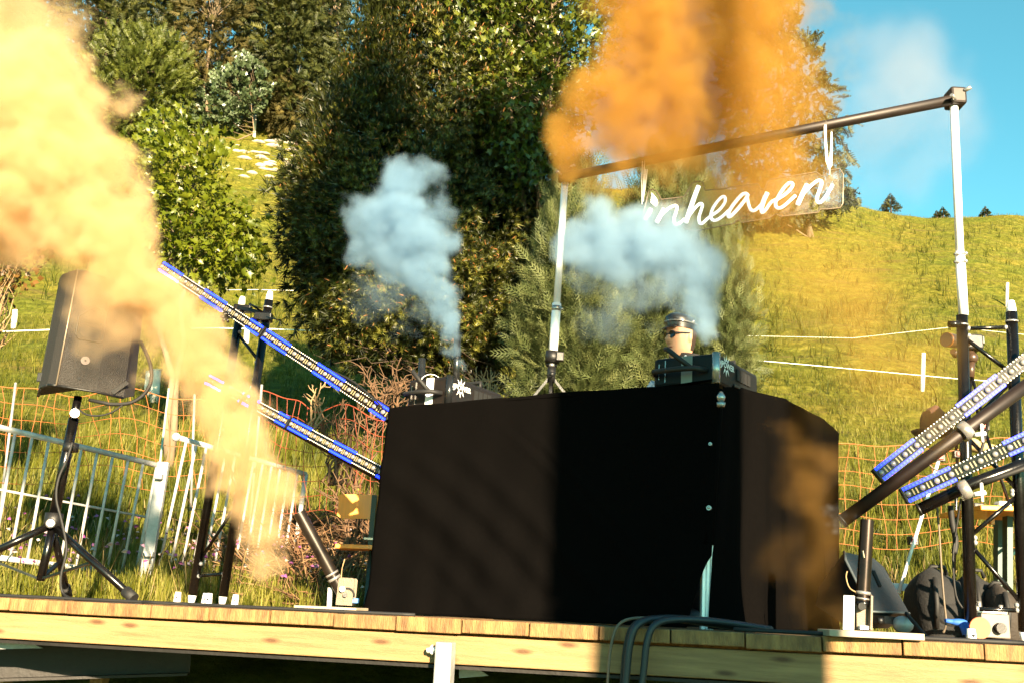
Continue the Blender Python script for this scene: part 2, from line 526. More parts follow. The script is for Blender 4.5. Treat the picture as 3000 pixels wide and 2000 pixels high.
m.obox(D((us[0] + us[-1]) / 2, .085, -.178), EU, EV, EN, (us[-1] - us[0]) / 2, .04, .006)
m.build('bottom_rail', STEELD, stage)
for v in (1.1, 2.2, 3.1):
    m = MB(); m.obox(D((us[0] + us[-1]) / 2, v, -.115), EU, EV, EN, (us[-1] - us[0]) / 2, .05, .05)
    m.build('joist', WOOD_END, stage)
# galvanised stage post with flange, gusset and bolt
def stage_post(px, lab):
    t = thing('stage_post', lab, 'post', D(ud(px), -.03, -.9))
    u = ud(px)
    m = MB(); m.obox(D(u, -.012, -.60), EU, EV, EN, .032, .035, .515, .006); m.build('post', GALV, t)
    m = MB(); m.prism([P(px + 32, 1934, 4.2), P(px + 32, 1985, 4.2), P(px + 118, 1978, 4.2), P(px + 58, 1938, 4.2)], EV * .008); m.build('gusset', GALV, t)
    m = MB(); m.tube([D(u - .035, .0, -.115), D(u - .075, .0, -.12)], .011, 8)
    m.tube([D(u - .05, .0, -.117), D(u - .06, .0, -.118)], .019, 6); m.build('bolt', ALU, t)
    m = MB(); m.obox(D(u, -.03, -1.12), EU, EV, EN, .08, .08, .006); m.build('foot_plate', GALV, t)
    return t
stage_post(1313, 'galvanised square post with bolt and gusset holding the stage front')
t = thing('steel_girder', 'dark steel girder under the left end of the stage', 'girder', P(250, 1925, 4.9))
m = MB(); a, b = P(-250, 1935, 4.75), P(560, 1915, 5.0)
m.bar(a, b, .012, .17); m.build('web', STEELD, t)
for s_ in (-1, 1):
    m = MB(); m.bar(a + Vector((0, 0, .088 * s_)), b + Vector((0, 0, .088 * s_)), .12, .012); m.build('flange', STEELD, t)
t = thing('grey_bracket', 'pale grey triangular bracket under the left stage beam', 'bracket', P(50, 1870, 4.5))
MB().prism([P(-80, 1857, 4.5), P(40, 1860, 4.5), P(125, 1897, 4.5), P(-80, 1902, 4.5)], (0, .012, 0)).build('plate', GALV, t)
t = thing('timber_prop', 'short timber prop standing under the stage by the girder', 'prop', P(290, 2090, 5.15))
MB().bar(P(300, 1960, 5.15), P(262, 2110, 5.15), .09, .06).build('prop', WOOD_END, t)
t = thing('timber_prop', 'pale timber prop at the far left below the stage girder', 'prop', P(0, 2090, 5.1))
MB().bar(P(8, 1975, 5.1), P(-10, 2110, 5.1), .09, .06).build('prop', BEAM, t)

# ================================================================== TREES AND SHRUBS
def in_poly(x, y, poly):
    r = np.zeros(len(x), bool); n = len(poly)
    for i in range(n):
        x1, y1 = poly[i]; x2, y2 = poly[(i + 1) % n]
        c = ((y1 > y) != (y2 > y))
        xi = (x2 - x1) * (y - y1) / ((y2 - y1) if y2 != y1 else 1e-9) + x1
        r ^= c & (x < xi)
    return r
def bdist(x, y, poly):
    d = np.full(len(x), 1e9); n = len(poly)
    for i in range(n):
        a = np.array(poly[i], float); b = np.array(poly[(i + 1) % n], float); ab = b - a
        t = np.clip(((x - a[0]) * ab[0] + (y - a[1]) * ab[1]) / (ab @ ab + 1e-9), 0, 1)
        d = np.minimum(d, np.hypot(x - a[0] - t * ab[0], y - a[1] - t * ab[1]))
    return d
_rt, _up, _fw = np.array(RT), np.array(UP), np.array(FWD)
def Pn(px, py, y):
    d = (px - 1500.)[:, None] * _rt + (1000. - py)[:, None] * _up + F_PX * _fw
    return d * (np.broadcast_to(y, px.shape) / d[:, 1])[:, None]
def crown(poly, Y, n, thick, front=.62):
    """places spread through a crown volume whose outline the photograph gives: position, outward direction"""
    P_ = np.array(poly, float)
    lo, hi = P_.min(0), P_.max(0)
    X, Yp = [], []
    while sum(map(len, X)) < n:
        a = RNG.uniform(lo[0], hi[0], 4 * n); b = RNG.uniform(lo[1], hi[1], 4 * n)
        k = in_poly(a, b, poly); X.append(a[k]); Yp.append(b[k])
    px = np.concatenate(X)[:n]; py = np.concatenate(Yp)[:n]
    d = bdist(px, py, poly); dm = d.max()
    q = np.clip(d / dm, 0, 1)
    t = thick * np.sqrt(np.clip(1 - (1 - q) ** 2, 0, 1))
    u = RNG.uniform(0, 1, n) ** .55 * np.where(RNG.uniform(0, 1, n) < front, -1, 1)
    pos = Pn(px, py, Y + t * u)
    c = P_.mean(0)
    # outward: towards the outline near the outline, towards the face in the middle
    rad = Pn(px + (px - c[0]), py + (py - c[1]), Y) - Pn(px, py, Y)
    rad /= np.linalg.norm(rad, axis=1, keepdims=True) + 1e-9
    nrm = rad * (1 - q)[:, None] * 1.1
    nrm[:, 1] += u * (.3 + q)
    nrm /= np.linalg.norm(nrm, axis=1, keepdims=True) + 1e-9
    return pos, nrm
def clumps(pos, nrm, k, r, up=.35, spread=.8, flat=1.0):
    n = len(pos)
    off = RNG.normal(size=(n * k, 3)) * r; off[:, 2] *= flat
    p = np.repeat(pos, k, 0) + off
    d = np.repeat(nrm, k, 0) + RNG.normal(size=(n * k, 3)) * spread * .5
    d[:, 2] += up
    d /= np.linalg.norm(d, axis=1, keepdims=True)
    tone = np.repeat(RNG.uniform(0, 1, n), k) * .55 + RNG.uniform(0, .45, n * k)
    return p, d, tone
def trunk(par, pts, r0, r1, m, name='trunk', n=8):
    k = len(pts); rs = [r0 + (r1 - r0) * i / (k - 1) for i in range(k)]
    return MB().tube(pts, rs, n).build(name, m, par)
def limb_pts(a, b, sag, seg=5, jit=.05):
    a = Vector(a); b = Vector(b); L = (b - a).length
    out = []
    for i in range(seg + 1):
        t = i / seg
        p = a.lerp(b, t) + Vector((random.gauss(0, jit), random.gauss(0, jit), random.gauss(0, jit))) * L * (t * (1 - t) * 2)
        p.z += -sag * L * t * (1 - t) * 2
        out.append(p)
    return out
def limbs(par, stem, targets, r, m, sag=.1, name='branches'):
    mb = MB()
    for tg in targets:
        tg = Vector(tg)
        # leaves the stem at a somewhat lower point
        s = min(stem, key=lambda q: abs(q.z - (tg.z - .35 * (Vector((tg.x, tg.y, 0)) - Vector((q.x, q.y, 0))).length)))
        pts = limb_pts(s, tg, sag)
        k = len(pts)
        mb.tube(pts, [r * (1 - .85 * i / (k - 1)) for i in range(k)], 5, cap=False)
    return mb.build(name, m, par)

BARK = mat('bark', (.075, .045, .026), .9, var=.4, scale=12, bump=.6, bscale=40, stretch=(1, 1, .3))
BARK_L = mat('pale_bark', (.24, .17, .10), .9, var=.35, scale=10, bump=.4, bscale=40, stretch=(1, 1, .3))
TWIG = mat('dry_twig', (.15, .080, .036), .9, var=.4, scale=20)
TWIG_P = mat('pale_twig', (.42, .27, .13), .85, var=.3, scale=20)
leafmat('pine_needle', (.012, .018, .003), (.060, .070, .007), (.28, .265, .036), rough=.45, transl=.12, spec=.4)  # sunlit tips and shaded needles put into the colour range
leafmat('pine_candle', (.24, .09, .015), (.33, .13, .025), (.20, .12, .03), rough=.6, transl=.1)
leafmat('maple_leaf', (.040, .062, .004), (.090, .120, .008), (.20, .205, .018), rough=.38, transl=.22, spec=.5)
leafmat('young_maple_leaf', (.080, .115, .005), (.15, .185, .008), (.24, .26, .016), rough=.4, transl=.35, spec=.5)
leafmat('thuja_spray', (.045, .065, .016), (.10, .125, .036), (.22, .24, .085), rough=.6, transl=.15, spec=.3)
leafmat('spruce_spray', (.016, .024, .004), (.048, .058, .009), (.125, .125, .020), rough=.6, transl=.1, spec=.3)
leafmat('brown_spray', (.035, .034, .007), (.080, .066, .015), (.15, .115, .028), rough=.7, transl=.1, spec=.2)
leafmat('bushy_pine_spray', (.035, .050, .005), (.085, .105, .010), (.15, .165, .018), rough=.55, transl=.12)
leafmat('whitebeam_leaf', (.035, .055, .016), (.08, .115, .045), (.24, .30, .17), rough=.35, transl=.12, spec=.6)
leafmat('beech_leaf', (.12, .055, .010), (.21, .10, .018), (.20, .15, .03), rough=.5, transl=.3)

# templates, one unit long along +z
def tmpl_pine(n=10):
    v, t = [], []
    for k in range(n):
        a = 6.283 * k / n + random.uniform(-.2, .2); e = random.uniform(.45, 1.0)
        b = .12 * (k % 3)
        ca, sa = math.cos(a), math.sin(a)
        L = random.uniform(.75, 1.0)
        w = .065
        o = len(v)
        v += [(-sa * w, ca * w, b), (sa * w, -ca * w, b), (ca * math.sin(e) * L, sa * math.sin(e) * L, b + math.cos(e) * L)]
        t.append((o, o + 1, o + 2))
    return v, t
def tmpl_candle():
    w = .075
    return ([(-w, -w, 0), (w, -w, 0), (0, w, 0), (-w * .6, -w * .6, .6), (w * .6, -w * .6, .6), (0, w * .6, .6)],
            [(0, 1, 4), (0, 4, 3), (1, 2, 5), (1, 5, 4), (2, 0, 3), (2, 3, 5), (3, 4, 5)])
def tmpl_maple():
    ang = [-150, -115, -95, -62, -45, -28, 0, 28, 45, 62, 95, 115, 150]
    rad = [.25, .55, .42, .80, .48, .55, 1.0, .55, .48, .80, .42, .55, .25]
    v = [(0, 0, .25)]
    for a, r in zip(ang, rad):
        a = math.radians(a)
        v.append((r * .62 * math.sin(a), -.22 * abs(math.sin(a)) * r - .10 * r * r, .32 + r * .62 * math.cos(a)))
    v.append((0, 0, -.35))
    t = [(0, i, i + 1) for i in range(1, 13)] + [(0, 13, 1)]
    t.append((0, 14, 1))
    return v, t
def tmpl_thuja():
    v, t = [], []
    def q(a, b, w):
        o = len(v); a = np.array(a); b = np.array(b)
        d = b - a; s = np.array([d[2], 0, -d[0]]); s = s / (np.linalg.norm(s) + 1e-9) * w
        v.extend([tuple(a - s), tuple(a + s), tuple(b)])
        t.append((o, o + 1, o + 2))
    q((0, 0, 0), (0, .08, 1), .018)
    for k in range(6):
        z = .12 + .14 * k; L = .36 * (1 - z * .75)
        for s in (-1, 1):
            q((0, .03, z), (s * L, .02 + random.uniform(-.08, .08), z + L * 1.1), .017)
            q((s * L * .4, .03, z + L * .35), (s * L * .55, .05, z + L * 1.3), .012)
    return v, t
def tmpl_spruce():
    v, t = [], []
    def q(a, b, w):
        o = len(v); a = np.array(a); b = np.array(b)
        d = b - a; s = np.array([d[2], 0, -d[0]]); s = s / (np.linalg.norm(s) + 1e-9) * w
        v.extend([tuple(a - s), tuple(a + s), tuple(b)]); t.append((o, o + 1, o + 2))
    q((0, 0, 0), (0, 0, 1), .05)
    for k in range(5):
        z = .1 + .17 * k; L = .38 * (1 - z * .6)
        for s in (-1, 1):
            q((0, 0, z), (s * L, -.12 + random.uniform(-.12, .05), z + L * .55), .075)
            q((0, -.02, z + .05), (s * L * .55, -.30 * random.random(), z + L * .2), .05)
    return v, t
TQ_LEAF = ([(0, 0, 0), (.42, -.06, .45), (0, .0, 1.0), (-.42, -.06, .45)], [(0, 1, 2), (0, 2, 3)])

# --- the big bushy pine behind the booth
PINE_POLY = [(1075, -160), (1075, 60), (1030, 150), (985, 250), (950, 320), (912, 400), (885, 470), (850, 560), (848, 650), (868, 720), (885, 800), (895, 880), (925, 960), (990, 1020),
             (1090, 1045), (1200, 1060), (1330, 1080), (1450, 1060), (1540, 1010), (1600, 950), (1640, 800), (1640, 640), (1620, 480), (1640, 200), (1600, -160)]
t = thing('pine_tree', 'big dark bushy pine with orange shoot tips behind the black booth', 'pine tree', P(1300, 1330, 13.2))
pos, nrm = crown(PINE_POLY, 13.2, 1500, 1.9)
p, d, tone = clumps(pos, nrm, 24, .12, up=.6, spread=1.1)
V, T, R = scatter(*tmpl_pine(11), p, d, RNG.uniform(.065, .11, len(p)), rnd=tone)
pos2, nrm2 = crown(PINE_POLY, 13.2, 1600, 1.1)                          # inner, denser, its shade put in as darker needles
p2, d2, tone2 = clumps(pos2, nrm2, 9, .2, up=.3, spread=1.3)
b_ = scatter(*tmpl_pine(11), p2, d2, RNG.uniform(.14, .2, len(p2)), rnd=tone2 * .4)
V, T, R = join([(V, T, R), b_])
fast_mesh('needles', V, T, MATS['pine_needle'], t, rnd=R, kind='stuff')
k = RNG.uniform(0, 1, len(p)) < .18
V, T, R = scatter(*tmpl_candle(), p[k] + d[k] * .03, d[k], RNG.uniform(.07, .12, k.sum()))
fast_mesh('shoot_tips', V, T, MATS['pine_candle'], t, rnd=R, kind='stuff')
stems = []
for (bx, tx) in ((1400, 1500), (1330, 1290), (1230, 1080)):
    a = on_ground(1330 + (bx - 1330) * .4, 1330, 12.5, 14)
    pts = limb_pts(Vector((a.x + (bx - 1330) * .002, 13.2, terr(a.x, 13.2) - .1)), P(tx, -60, 13.2), -.05, 9, .04)
    trunk(t, pts, .11, .03, BARK); stems += pts
limbs(t, stems, [Vector(q) for q in pos[::26]], .035, BARK, name='branches').__setitem__('kind', 'stuff')
mb = MB()                                                             # low bare twigs under the crown
for k in range(90):
    a = P(random.uniform(1080, 1560), random.uniform(1120, 1200), 13.2 + random.uniform(-.7, .7))
    b = P(random.uniform(900, 1620), random.uniform(960, 1090), 13.2 + random.uniform(-1.3, .8))
    mb.tube(limb_pts(a, b, -.15, 5, .12), [.012, .01, .008, .006, .005, .003], 4, cap=False)
mb.build('low_twigs', BARK, t, kind='stuff')

# --- broad-leaved maple growing in front of the pine's right side
MAPLE_POLY = [(1350, -170), (1330, 60), (1350, 200), (1390, 330), (1440, 420), (1490, 500), (1560, 545), (1620, 520), (1650, 420), (1690, 300), (1740, 200), (1800, 90), (1830, -170)]
t = thing('maple_tree', 'green maple with reddish stems rising beside the orange smoke cloud', 'maple tree', P(1560, 1330, 12.0))
pos, nrm = crown(MAPLE_POLY, 11.9, 620, .8)
p, d, tone = clumps(pos, nrm, 9, .14, up=-.1, spread=1.1)
V, T, R = scatter(*tmpl_maple(), p, d, RNG.uniform(.075, .145, len(p)), rnd=tone)
fast_mesh('leaves', V, T, MATS['maple_leaf'], t, rnd=R, kind='stuff')
stems = []
for tx in (1500, 1570, 1650):
    pts = limb_pts(Vector((P(1560, 1200, 12).x + (tx - 1560) * .001, 12.0, terr(.3, 12) - .1)), P(tx, -150, 12.0 + random.uniform(-.3, .3)), -.03, 9, .05)
    trunk(t, pts, .05, .014, BARK_L, 'stem'); stems += pts
limbs(t, stems, [Vector(q) for q in pos[::9]], .014, BARK_L, sag=-.1, name='branches').__setitem__('kind', 'stuff')

# --- young maple on the left
YM = [(455, 325), (500, 318), (545, 370), (585, 410), (620, 390), (650, 430), (640, 480), (615, 540), (670, 580), (735, 600), (740, 640), (725, 690), (748, 770), (715, 815),
      (650, 830), (580, 800), (500, 770), (430, 690), (405, 560), (380, 480), (400, 400)]
t = thing('young_maple', 'young bright green maple with big leaves left of the dark pine', 'maple tree', P(520, 1330, 12.2))
pos, nrm = crown(YM, 12.2, 400, .7)
p, d, tone = clumps(pos, nrm, 9, .10, up=-.15, spread=1.0)
V, T, R = scatter(*tmpl_maple(), p, d, RNG.uniform(.075, .15, len(p)), rnd=tone)
fast_mesh('leaves', V, T, MATS['young_maple_leaf'], t, rnd=R, kind='stuff')
stems = []
for tx, ty in ((478, 350), (585, 410)):
    g = on_ground(540, 1300, 11.8, 12.6)
    pts = limb_pts(Vector((g.x, 12.2, terr(g.x, 12.2) - .1)), P(tx, ty, 12.2), -.02, 8, .03)
    trunk(t, pts, .05, .012, BARK_L, 'stem'); stems += pts
limbs(t, stems, [Vector(q) for q in pos[::9]], .012, BARK_L, sag=-.1, name='branches').__setitem__('kind', 'stuff')

# --- feathery grey-green thuja shrubs behind the booth
def thuja(lab, poly, Y, n, th, big=.19, mname='thuja_spray'):
    c = np.mean(np.array(poly), 0)
    g = P(c[0], max(q[1] for q in poly), Y)
    t = thing('thuja', lab, 'conifer', (g.x, Y, float(terr(g.x, Y))), group='feathery thujas behind the booth')
    pos, nrm = crown(poly, Y, n, th)
    p, d, tone = clumps(pos, nrm * .7, 9, .12, up=.9, spread=.8)
    V, T, R = scatter(*tmpl_thuja(), p, d, RNG.uniform(big * .8, big * 1.8, len(p)), rnd=tone)
    fast_mesh('sprays', V, T, MATS[mname], t, rnd=R, kind='stuff')
    top = P(c[0], min(q[1] for q in poly) + 60, Y)
    pts = limb_pts(Vector((g.x, Y, terr(g.x, Y) - .1)), top, 0, 8, .02)
    trunk(t, pts, .07, .012, BARK)
    limbs(t, pts, [Vector(q) for q in pos[::14]], .014, TWIG, sag=.05, name='branches').__setitem__('kind', 'stuff')
thuja('grey green thuja close behind the left white pole', [(1570, 1200), (1555, 960), (1590, 850), (1620, 740), (1650, 600), (1690, 500), (1730, 600), (1770, 720), (1800, 860), (1830, 1200)], 11.3, 1100, .75)
thuja('tall thuja whose top shows behind the hanging white sign', [(1790, 1200), (1790, 900), (1830, 720), (1880, 590), (1910, 500), (1980, 465), (2040, 500), (2075, 640), (2080, 800), (2060, 1200)], 11.8, 1400, .9)
thuja('narrow dark thuja column to the right of the man', [(2060, 1200), (2075, 900), (2072, 740), (2100, 680), (2125, 720), (2150, 830), (2165, 960), (2160, 1060), (2150, 1200)], 11.0, 420, .4, .15)

# --- forest edge at the top of the slope
TS = tmpl_spruce()
def far_tree(name, lab, cat, poly, Y, n, th, size, mname, droop=-.35, tr=None, bark=BARK, k=4, group='trees along the forest edge', r=.16):
    c = np.mean(np.array(poly), 0)
    g = P(c[0], max(q[1] for q in poly), Y)
    gz = float(terr(g.x, Y))
    t = thing(name, lab, cat, (g.x, Y, gz), group=group)
    pos, nrm = crown(poly, Y, n, th)
    p, d, tone = clumps(pos, nrm, k, size * .35, up=droop, spread=1.0)
    V, T, R = scatter(*(TQ_LEAF if mname == 'whitebeam_leaf' else TS), p, d, RNG.uniform(size * .6, size * 1.2, len(p)), rnd=tone)
    fast_mesh('crown', V, T, MATS[mname], t, rnd=R, kind='stuff')
    a, b = tr or ((c[0], c[1]), (c[0], min(q[1] for q in poly)))
    pts = [Vector((g.x, Y, gz - .3)), P(a[0], a[1], Y), P(b[0], b[1], Y)]
    trunk(t, pts, r, r * .35, bark)
    limbs(t, limb_pts(pts[0], pts[1], 0, 6, 0) + limb_pts(pts[1], pts[2], 0, 6, 0), [Vector(q) for q in pos[::max(1, n // 40)]], r * .25, bark, name='branches').__setitem__('kind', 'stuff')
    return t
far_tree('spruce_tree', 'brownish spruce rising beside the top of the left orange smoke', 'spruce', [(180, -220), (330, -220), (400, 20), (430, 160), (420, 300), (350, 390), (210, 340), (160, 120)], 67, 700, 3.0, .85, 'spruce_spray')
far_tree('spruce_tree', 'spruce half hidden in the upper left orange smoke', 'spruce', [(-60, -220), (120, -220), (170, 100), (190, 300), (150, 420), (-60, 460)], 66, 330, 3.0, 1.1, 'brown_spray')
far_tree('bushy_pine', 'bright bushy pine standing before the forest, left of the bare larch', 'pine tree', [(250, 140), (330, 90), (420, 85), (520, 130), (560, 240), (535, 330), (450, 385), (330, 400), (265, 350), (235, 240)], 64, 700, 2.4, .75, 'bushy_pine_spray', droop=.25)
far_tree('larch_tree', 'thin larch with pale trunk and bare twigs in the forest edge', 'larch', [(520, -220), (700, -220), (740, 60), (720, 230), (660, 260), (590, 230), (530, 150)], 66, 190, 2.4, .9, 'brown_spray', tr=((600, 250), (625, 60)), bark=BARK_L)
far_tree('spruce_tree', 'tall dark spruce right of the larch in the forest edge', 'spruce', [(690, -220), (900, -220), (940, 60), (975, 180), (960, 290), (900, 350), (820, 360), (730, 300), (700, 100)], 68, 900, 3.2, .85, 'spruce_spray')
far_tree('spruce_tree', 'spruce with a broken white trunk next to the dark pine', 'spruce', [(915, -220), (1010, -220), (1005, 40), (985, 150), (960, 240), (905, 270), (900, 60)], 70, 340, 2.0, .85, 'spruce_spray', tr=((992, 160), (990, 60)), bark=BARK_L)
far_tree('spruce_tree', 'brown low spruce closing the forest edge behind the whitebeam', 'spruce', [(760, 250), (860, 230), (960, 280), (980, 350), (900, 395), (780, 370)], 67, 330, 1.8, .7, 'brown_spray')
far_tree('whitebeam_tree', 'small whitebeam with silvery grey green leaves below the spruces', 'whitebeam', [(548, 345), (566, 300), (556, 272), (612, 246), (628, 196), (668, 190), (700, 152), (742, 176), (775, 190), (782, 236), (802, 256), (776, 300), (770, 330), (716, 338), (690, 372), (640, 356), (600, 378)], 65, 260, 1.7, .30, 'whitebeam_leaf', droop=.4, tr=((745, 390), (735, 300)), bark=BARK_L, k=22, r=.07)
far_tree('shrub', 'small dark shrub showing through a gap in the left smoke', 'shrub', [(255, 500), (275, 462), (310, 462), (345, 490), (335, 528), (262, 532)], 42, 110, .7, .5, 'spruce_spray', droop=.3, r=.05)
far_tree('spruce_tree', 'tall spruce with bare lower trunk right of the big orange cloud', 'spruce',
         [(2090, -220), (2330, -220), (2360, -20), (2362, 60), (2335, 90), (2410, 150), (2385, 190), (2440, 250), (2475, 300), (2440, 330), (2500, 350), (2455, 400), (2490, 465), (2450, 500), (2505, 560), (2470, 610), (2320, 650), (2160, 640), (2120, 300)], 62, 1000, 3.4, .8, 'spruce_spray', tr=((2288, 320), (2275, 60)), bark=BARK_L, r=.28)
for k, (px, Y, w, h0) in enumerate(((60, 78, 150, 430), (330, 80, 150, 420), (480, 77, 140, 415), (610, 80, 150, 400), (760, 76, 150, 410), (850, 79, 140, 415), (960, 82, 110, 330))):
    far_tree('spruce_tree', ['spruce behind the left smoke, deepest in the forest', 'spruce filling the forest behind the bushy pine', 'slim spruce between the bushy pine and the larch, far back', 'spruce standing behind the bare larch', 'dark spruce filling the forest behind the whitebeam', 'spruce deep behind the tall dark spruce', 'spruce far back just left of the dark pine top'][k], 'spruce',
             [(px - 20, -260), (px + 30, -260), (px + w * .45, 0), (px + w * .40, 120), (px + w * .6, 250), (px + w * .5, h0), (px - w * .5, h0), (px - w * .6, 260), (px - w * .38, 130), (px - w * .45, 0)], Y, 520, 2.6, 1.0, ['spruce_spray', 'brown_spray'][k % 2])
def mini_conifer(lab, px, pbase, ptop, Y):
    b = P(px, pbase, Y); tp = P(px, ptop, Y); h = (tp - b).length
    t = thing('small_conifer', lab, 'conifer', b, group='small conifers on the hilltop')
    zz = RNG.uniform(.08, 1, 150) ** .8
    a = RNG.uniform(0, 6.283, 150); rr = (1 - zz) * h * .36
    pos = np.stack([b.x + rr * .5 * np.cos(a), b.y + rr * .5 * np.sin(a), b.z + zz * h * .92], 1)
    d = np.stack([np.cos(a), np.sin(a), np.full(150, .15)], 1)
    V, T, R = scatter(*TS, pos, d, (1.08 - zz) * h * .42)
    fast_mesh('crown', V, T, MATS['spruce_spray'], t, rnd=R, kind='stuff')
    trunk(t, [b - Vector((0, 0, .4)), tp - Vector((0, 0, h * .1))], .1, .02, BARK)
def crest(px):
    d0 = None; best = 1e9
    for y in np.arange(50, 110, .5):
        # pixel row of the terrain under this column
        d = ray(px, 600); x = d.x / d.y * y
        v = Vector((x, y, float(terr(x, y))))
        py = 1000 - F_PX * v.dot(UP) / v.dot(FWD)
        if py < best: best, d0 = py, y
    return best, d0
for px, hpx, lab in ((2610, 62, 'pale small spruce alone on the hilltop skyline'), (2505, 26, 'tiny spruce on the hilltop at the foot of the tall spruce'), (2763, 36, 'round dark small conifer on the skyline left of the white pole'), (2745, 24, 'tiny sapling beside the round dark conifer on the skyline'), (2888, 34, 'dark small conifer on the skyline right of the white pole')):
    py, yy = crest(px)
    mini_conifer(lab, px, py + 4, py - hpx, yy)

# --- leafy and bare shrub at the left edge of the photograph
t = thing('beech_shrub', 'orange brown shrub with bare pale twigs at the left edge', 'shrub', P(-20, 1100, 9.5))
pos, nrm = crown([(-160, 600), (40, 640), (100, 700), (112, 745), (70, 800), (40, 850), (-160, 860)], 9.5, 200, .6)
p, d, tone = clumps(pos, nrm, 9, .09, up=.2)
V, T, R = scatter(*TQ_LEAF, p, d, RNG.uniform(.04, .08, len(p)), rnd=tone)
fast_mesh('leaves', V, T, MATS['beech_leaf'], t, rnd=R, kind='stuff')
mb = MB()
for k in range(70):
    a = P(random.uniform(-120, -10), random.uniform(1020, 1100), 9.5 + random.uniform(-.4, .4))
    b = P(random.uniform(-60, 70), random.uniform(680, 1010), 9.5 + random.uniform(-.6, .6))
    mb.tube(limb_pts(a, b, .12, 6, .08), [.011, .01, .009, .007, .005, .004, .002], 4, cap=False)
mb.build('twigs', TWIG_P, t, kind='stuff')

# --- bare pale shrubs behind the left fog machine, and dry brush on the bank
def bare_shrub(lab, px, py, Y, w, h, n, m):
    b = P(px, py, Y)
    t = thing('bare_shrub', lab, 'shrub', b, group='bare shrubs behind the stage')
    mb = MB(); sc = Y / F_PX
    for k in range(n):
        r0 = b + Vector((random.uniform(-.2, .2), random.uniform(-.2, .2), 0)) * w * sc
        e = b + Vector((random.uniform(-.5, .5) * w * sc, random.uniform(-.5, .5) * w * sc, random.uniform(.45, 1) * h * sc))
        pts = limb_pts(r0, e, -.1, 6, .12)
        mb.tube(pts, [.012, .010, .008, .007, .005, .004, .003], 4, cap=False)
        for q in range(5):
            i = random.randint(2, 5)
            e2 = pts[i] + Vector((random.uniform(-1, 1), random.uniform(-.6, .6), random.uniform(.0, 1.0))).normalized() * random.uniform(.15, .45) * h * sc * .6
            mb.tube(limb_pts(pts[i], e2, -.1, 3, .15), [.006, .005, .004, .002], 4, cap=False)
    mb.build('twigs', m, t, kind='stuff')
bare_shrub('bare twiggy shrub left of the left fog machine', 1140, 1240, 8.6, 260, 200, 22, TWIG)
bare_shrub('sunlit bare shrub right of the left fog machine', 1400, 1230, 8.8, 200, 190, 26, TWIG_P)
bare_shrub('lone bare forked sapling in front of the dark lawn', 910, 1260, 8.0, 60, 150, 4, TWIG_P)
bare_shrub('reddish bare shrub between the two light bars', 1000, 1420, 8.2, 280, 280, 20, TWIG)
bare_shrub('tangle of low bare twigs behind the wooden bench', 1050, 1620, 7.4, 330, 250, 26, TWIG)
y = RNG.uniform(7.2, 9.6, 2600)
x = (RNG.normal(950, 95, 2600) - 1500) / F_PX * y
pos = np.stack([x, y, terr(x, y) + RNG.uniform(0, .40, 2600) * np.clip((y - 6.8) / 2, .15, 1)], 1)
d = rnd_dirs(2600); d[:, 2] *= .35
stick = ([(-.012, 0, 0), (.012, 0, 0), (.006, .01, 1), (0, .018, .4)], [(0, 1, 2), (0, 2, 3), (1, 3, 2)])
V, T, R = scatter(*stick, pos, d, RNG.uniform(.25, .8, 2600))
leafmat('brush_stick', (.10, .045, .018), (.22, .11, .05), (.36, .22, .11), rough=.9, transl=.0)
fast_mesh('brushwood', V, T, MATS['brush_stick'], rnd=R, label='heap of dry brown brushwood on the bank behind the barriers', kind='stuff')

# --- a big tree behind the photographer: its crown shades part of the pine, as in the photograph
t = thing('shade_tree', 'broad leafy tree behind the photographer, shading part of the pine', 'tree', (6.3, -12, float(terr(6.3, -12))))
C, N = [], []
for poly, n in (([(1040, 120), (1095, 130), (1120, 440), (1220, 520), (1210, 700), (860, 690), (880, 500), (1040, 450)], 165),
                ([(1290, 430), (1620, 380), (1620, 560), (1320, 600)], 90)):
    q, nr = crown(poly, 11.8, n, .3)
    C.append(q + np.array(SUN) * (24 + RNG.uniform(-1.2, 1.2, (n, 1)))); N.append(nr)
C = np.concatenate(C); N = np.concatenate(N)
p, d, tone = clumps(C, N, 9, .22, up=.2)
V, T, R = scatter(*TQ_LEAF, p, d, RNG.uniform(.16, .34, len(p)), rnd=tone)
fast_mesh('crown', V, T, MATS['maple_leaf'], t, rnd=R, kind='stuff')
top = Vector(C[:, :].mean(0)) + Vector((0, 0, 1.5))
pts = limb_pts((6.9, -12, float(terr(6.9, -12)) - .2), top, 0, 7, .02)
trunk(t, pts, .16, .05, BARK)
limbs(t, pts, [Vector(q) for q in C[::14]], .05, BARK, name='branches').__setitem__('kind', 'stuff')

# ================================================================== OBJECTS ON AND AROUND THE STAGE
CLOTH = mat('black_cloth', (.0034, .0029, .0027), .92, var=.18, scale=90, bump=.5, bscale=420, spec=.02)
CLOTH_S = CLOTH
WHITE = mat('white_paint', (.80, .80, .78), .5, var=.05)
TAPE = mat('white_tape', (.80, .80, .76), .7, var=.06)
PLY = mat('pale_board', (.50, .41, .29), .7, var=.12, scale=14, bump=.1)
ORANGE_WOOD = mat('orange_bench_wood', (.85, .30, .025), .5, var=.14, scale=5, stretch=(6, 6, .7), coat=.3)
GREEN_M = mat('green_metal', (.010, .055, .045), .45, .1, var=.3)
PLASTIC = mat('black_plastic', (.006, .0055, .0055), .5, var=.25, scale=40, bump=.15, bscale=200)
REDP = mat('red_plastic', (.55, .02, .015), .5, var=.1)
CHROME = mat('chrome', (.62, .60, .58), .25, .7, var=.05)

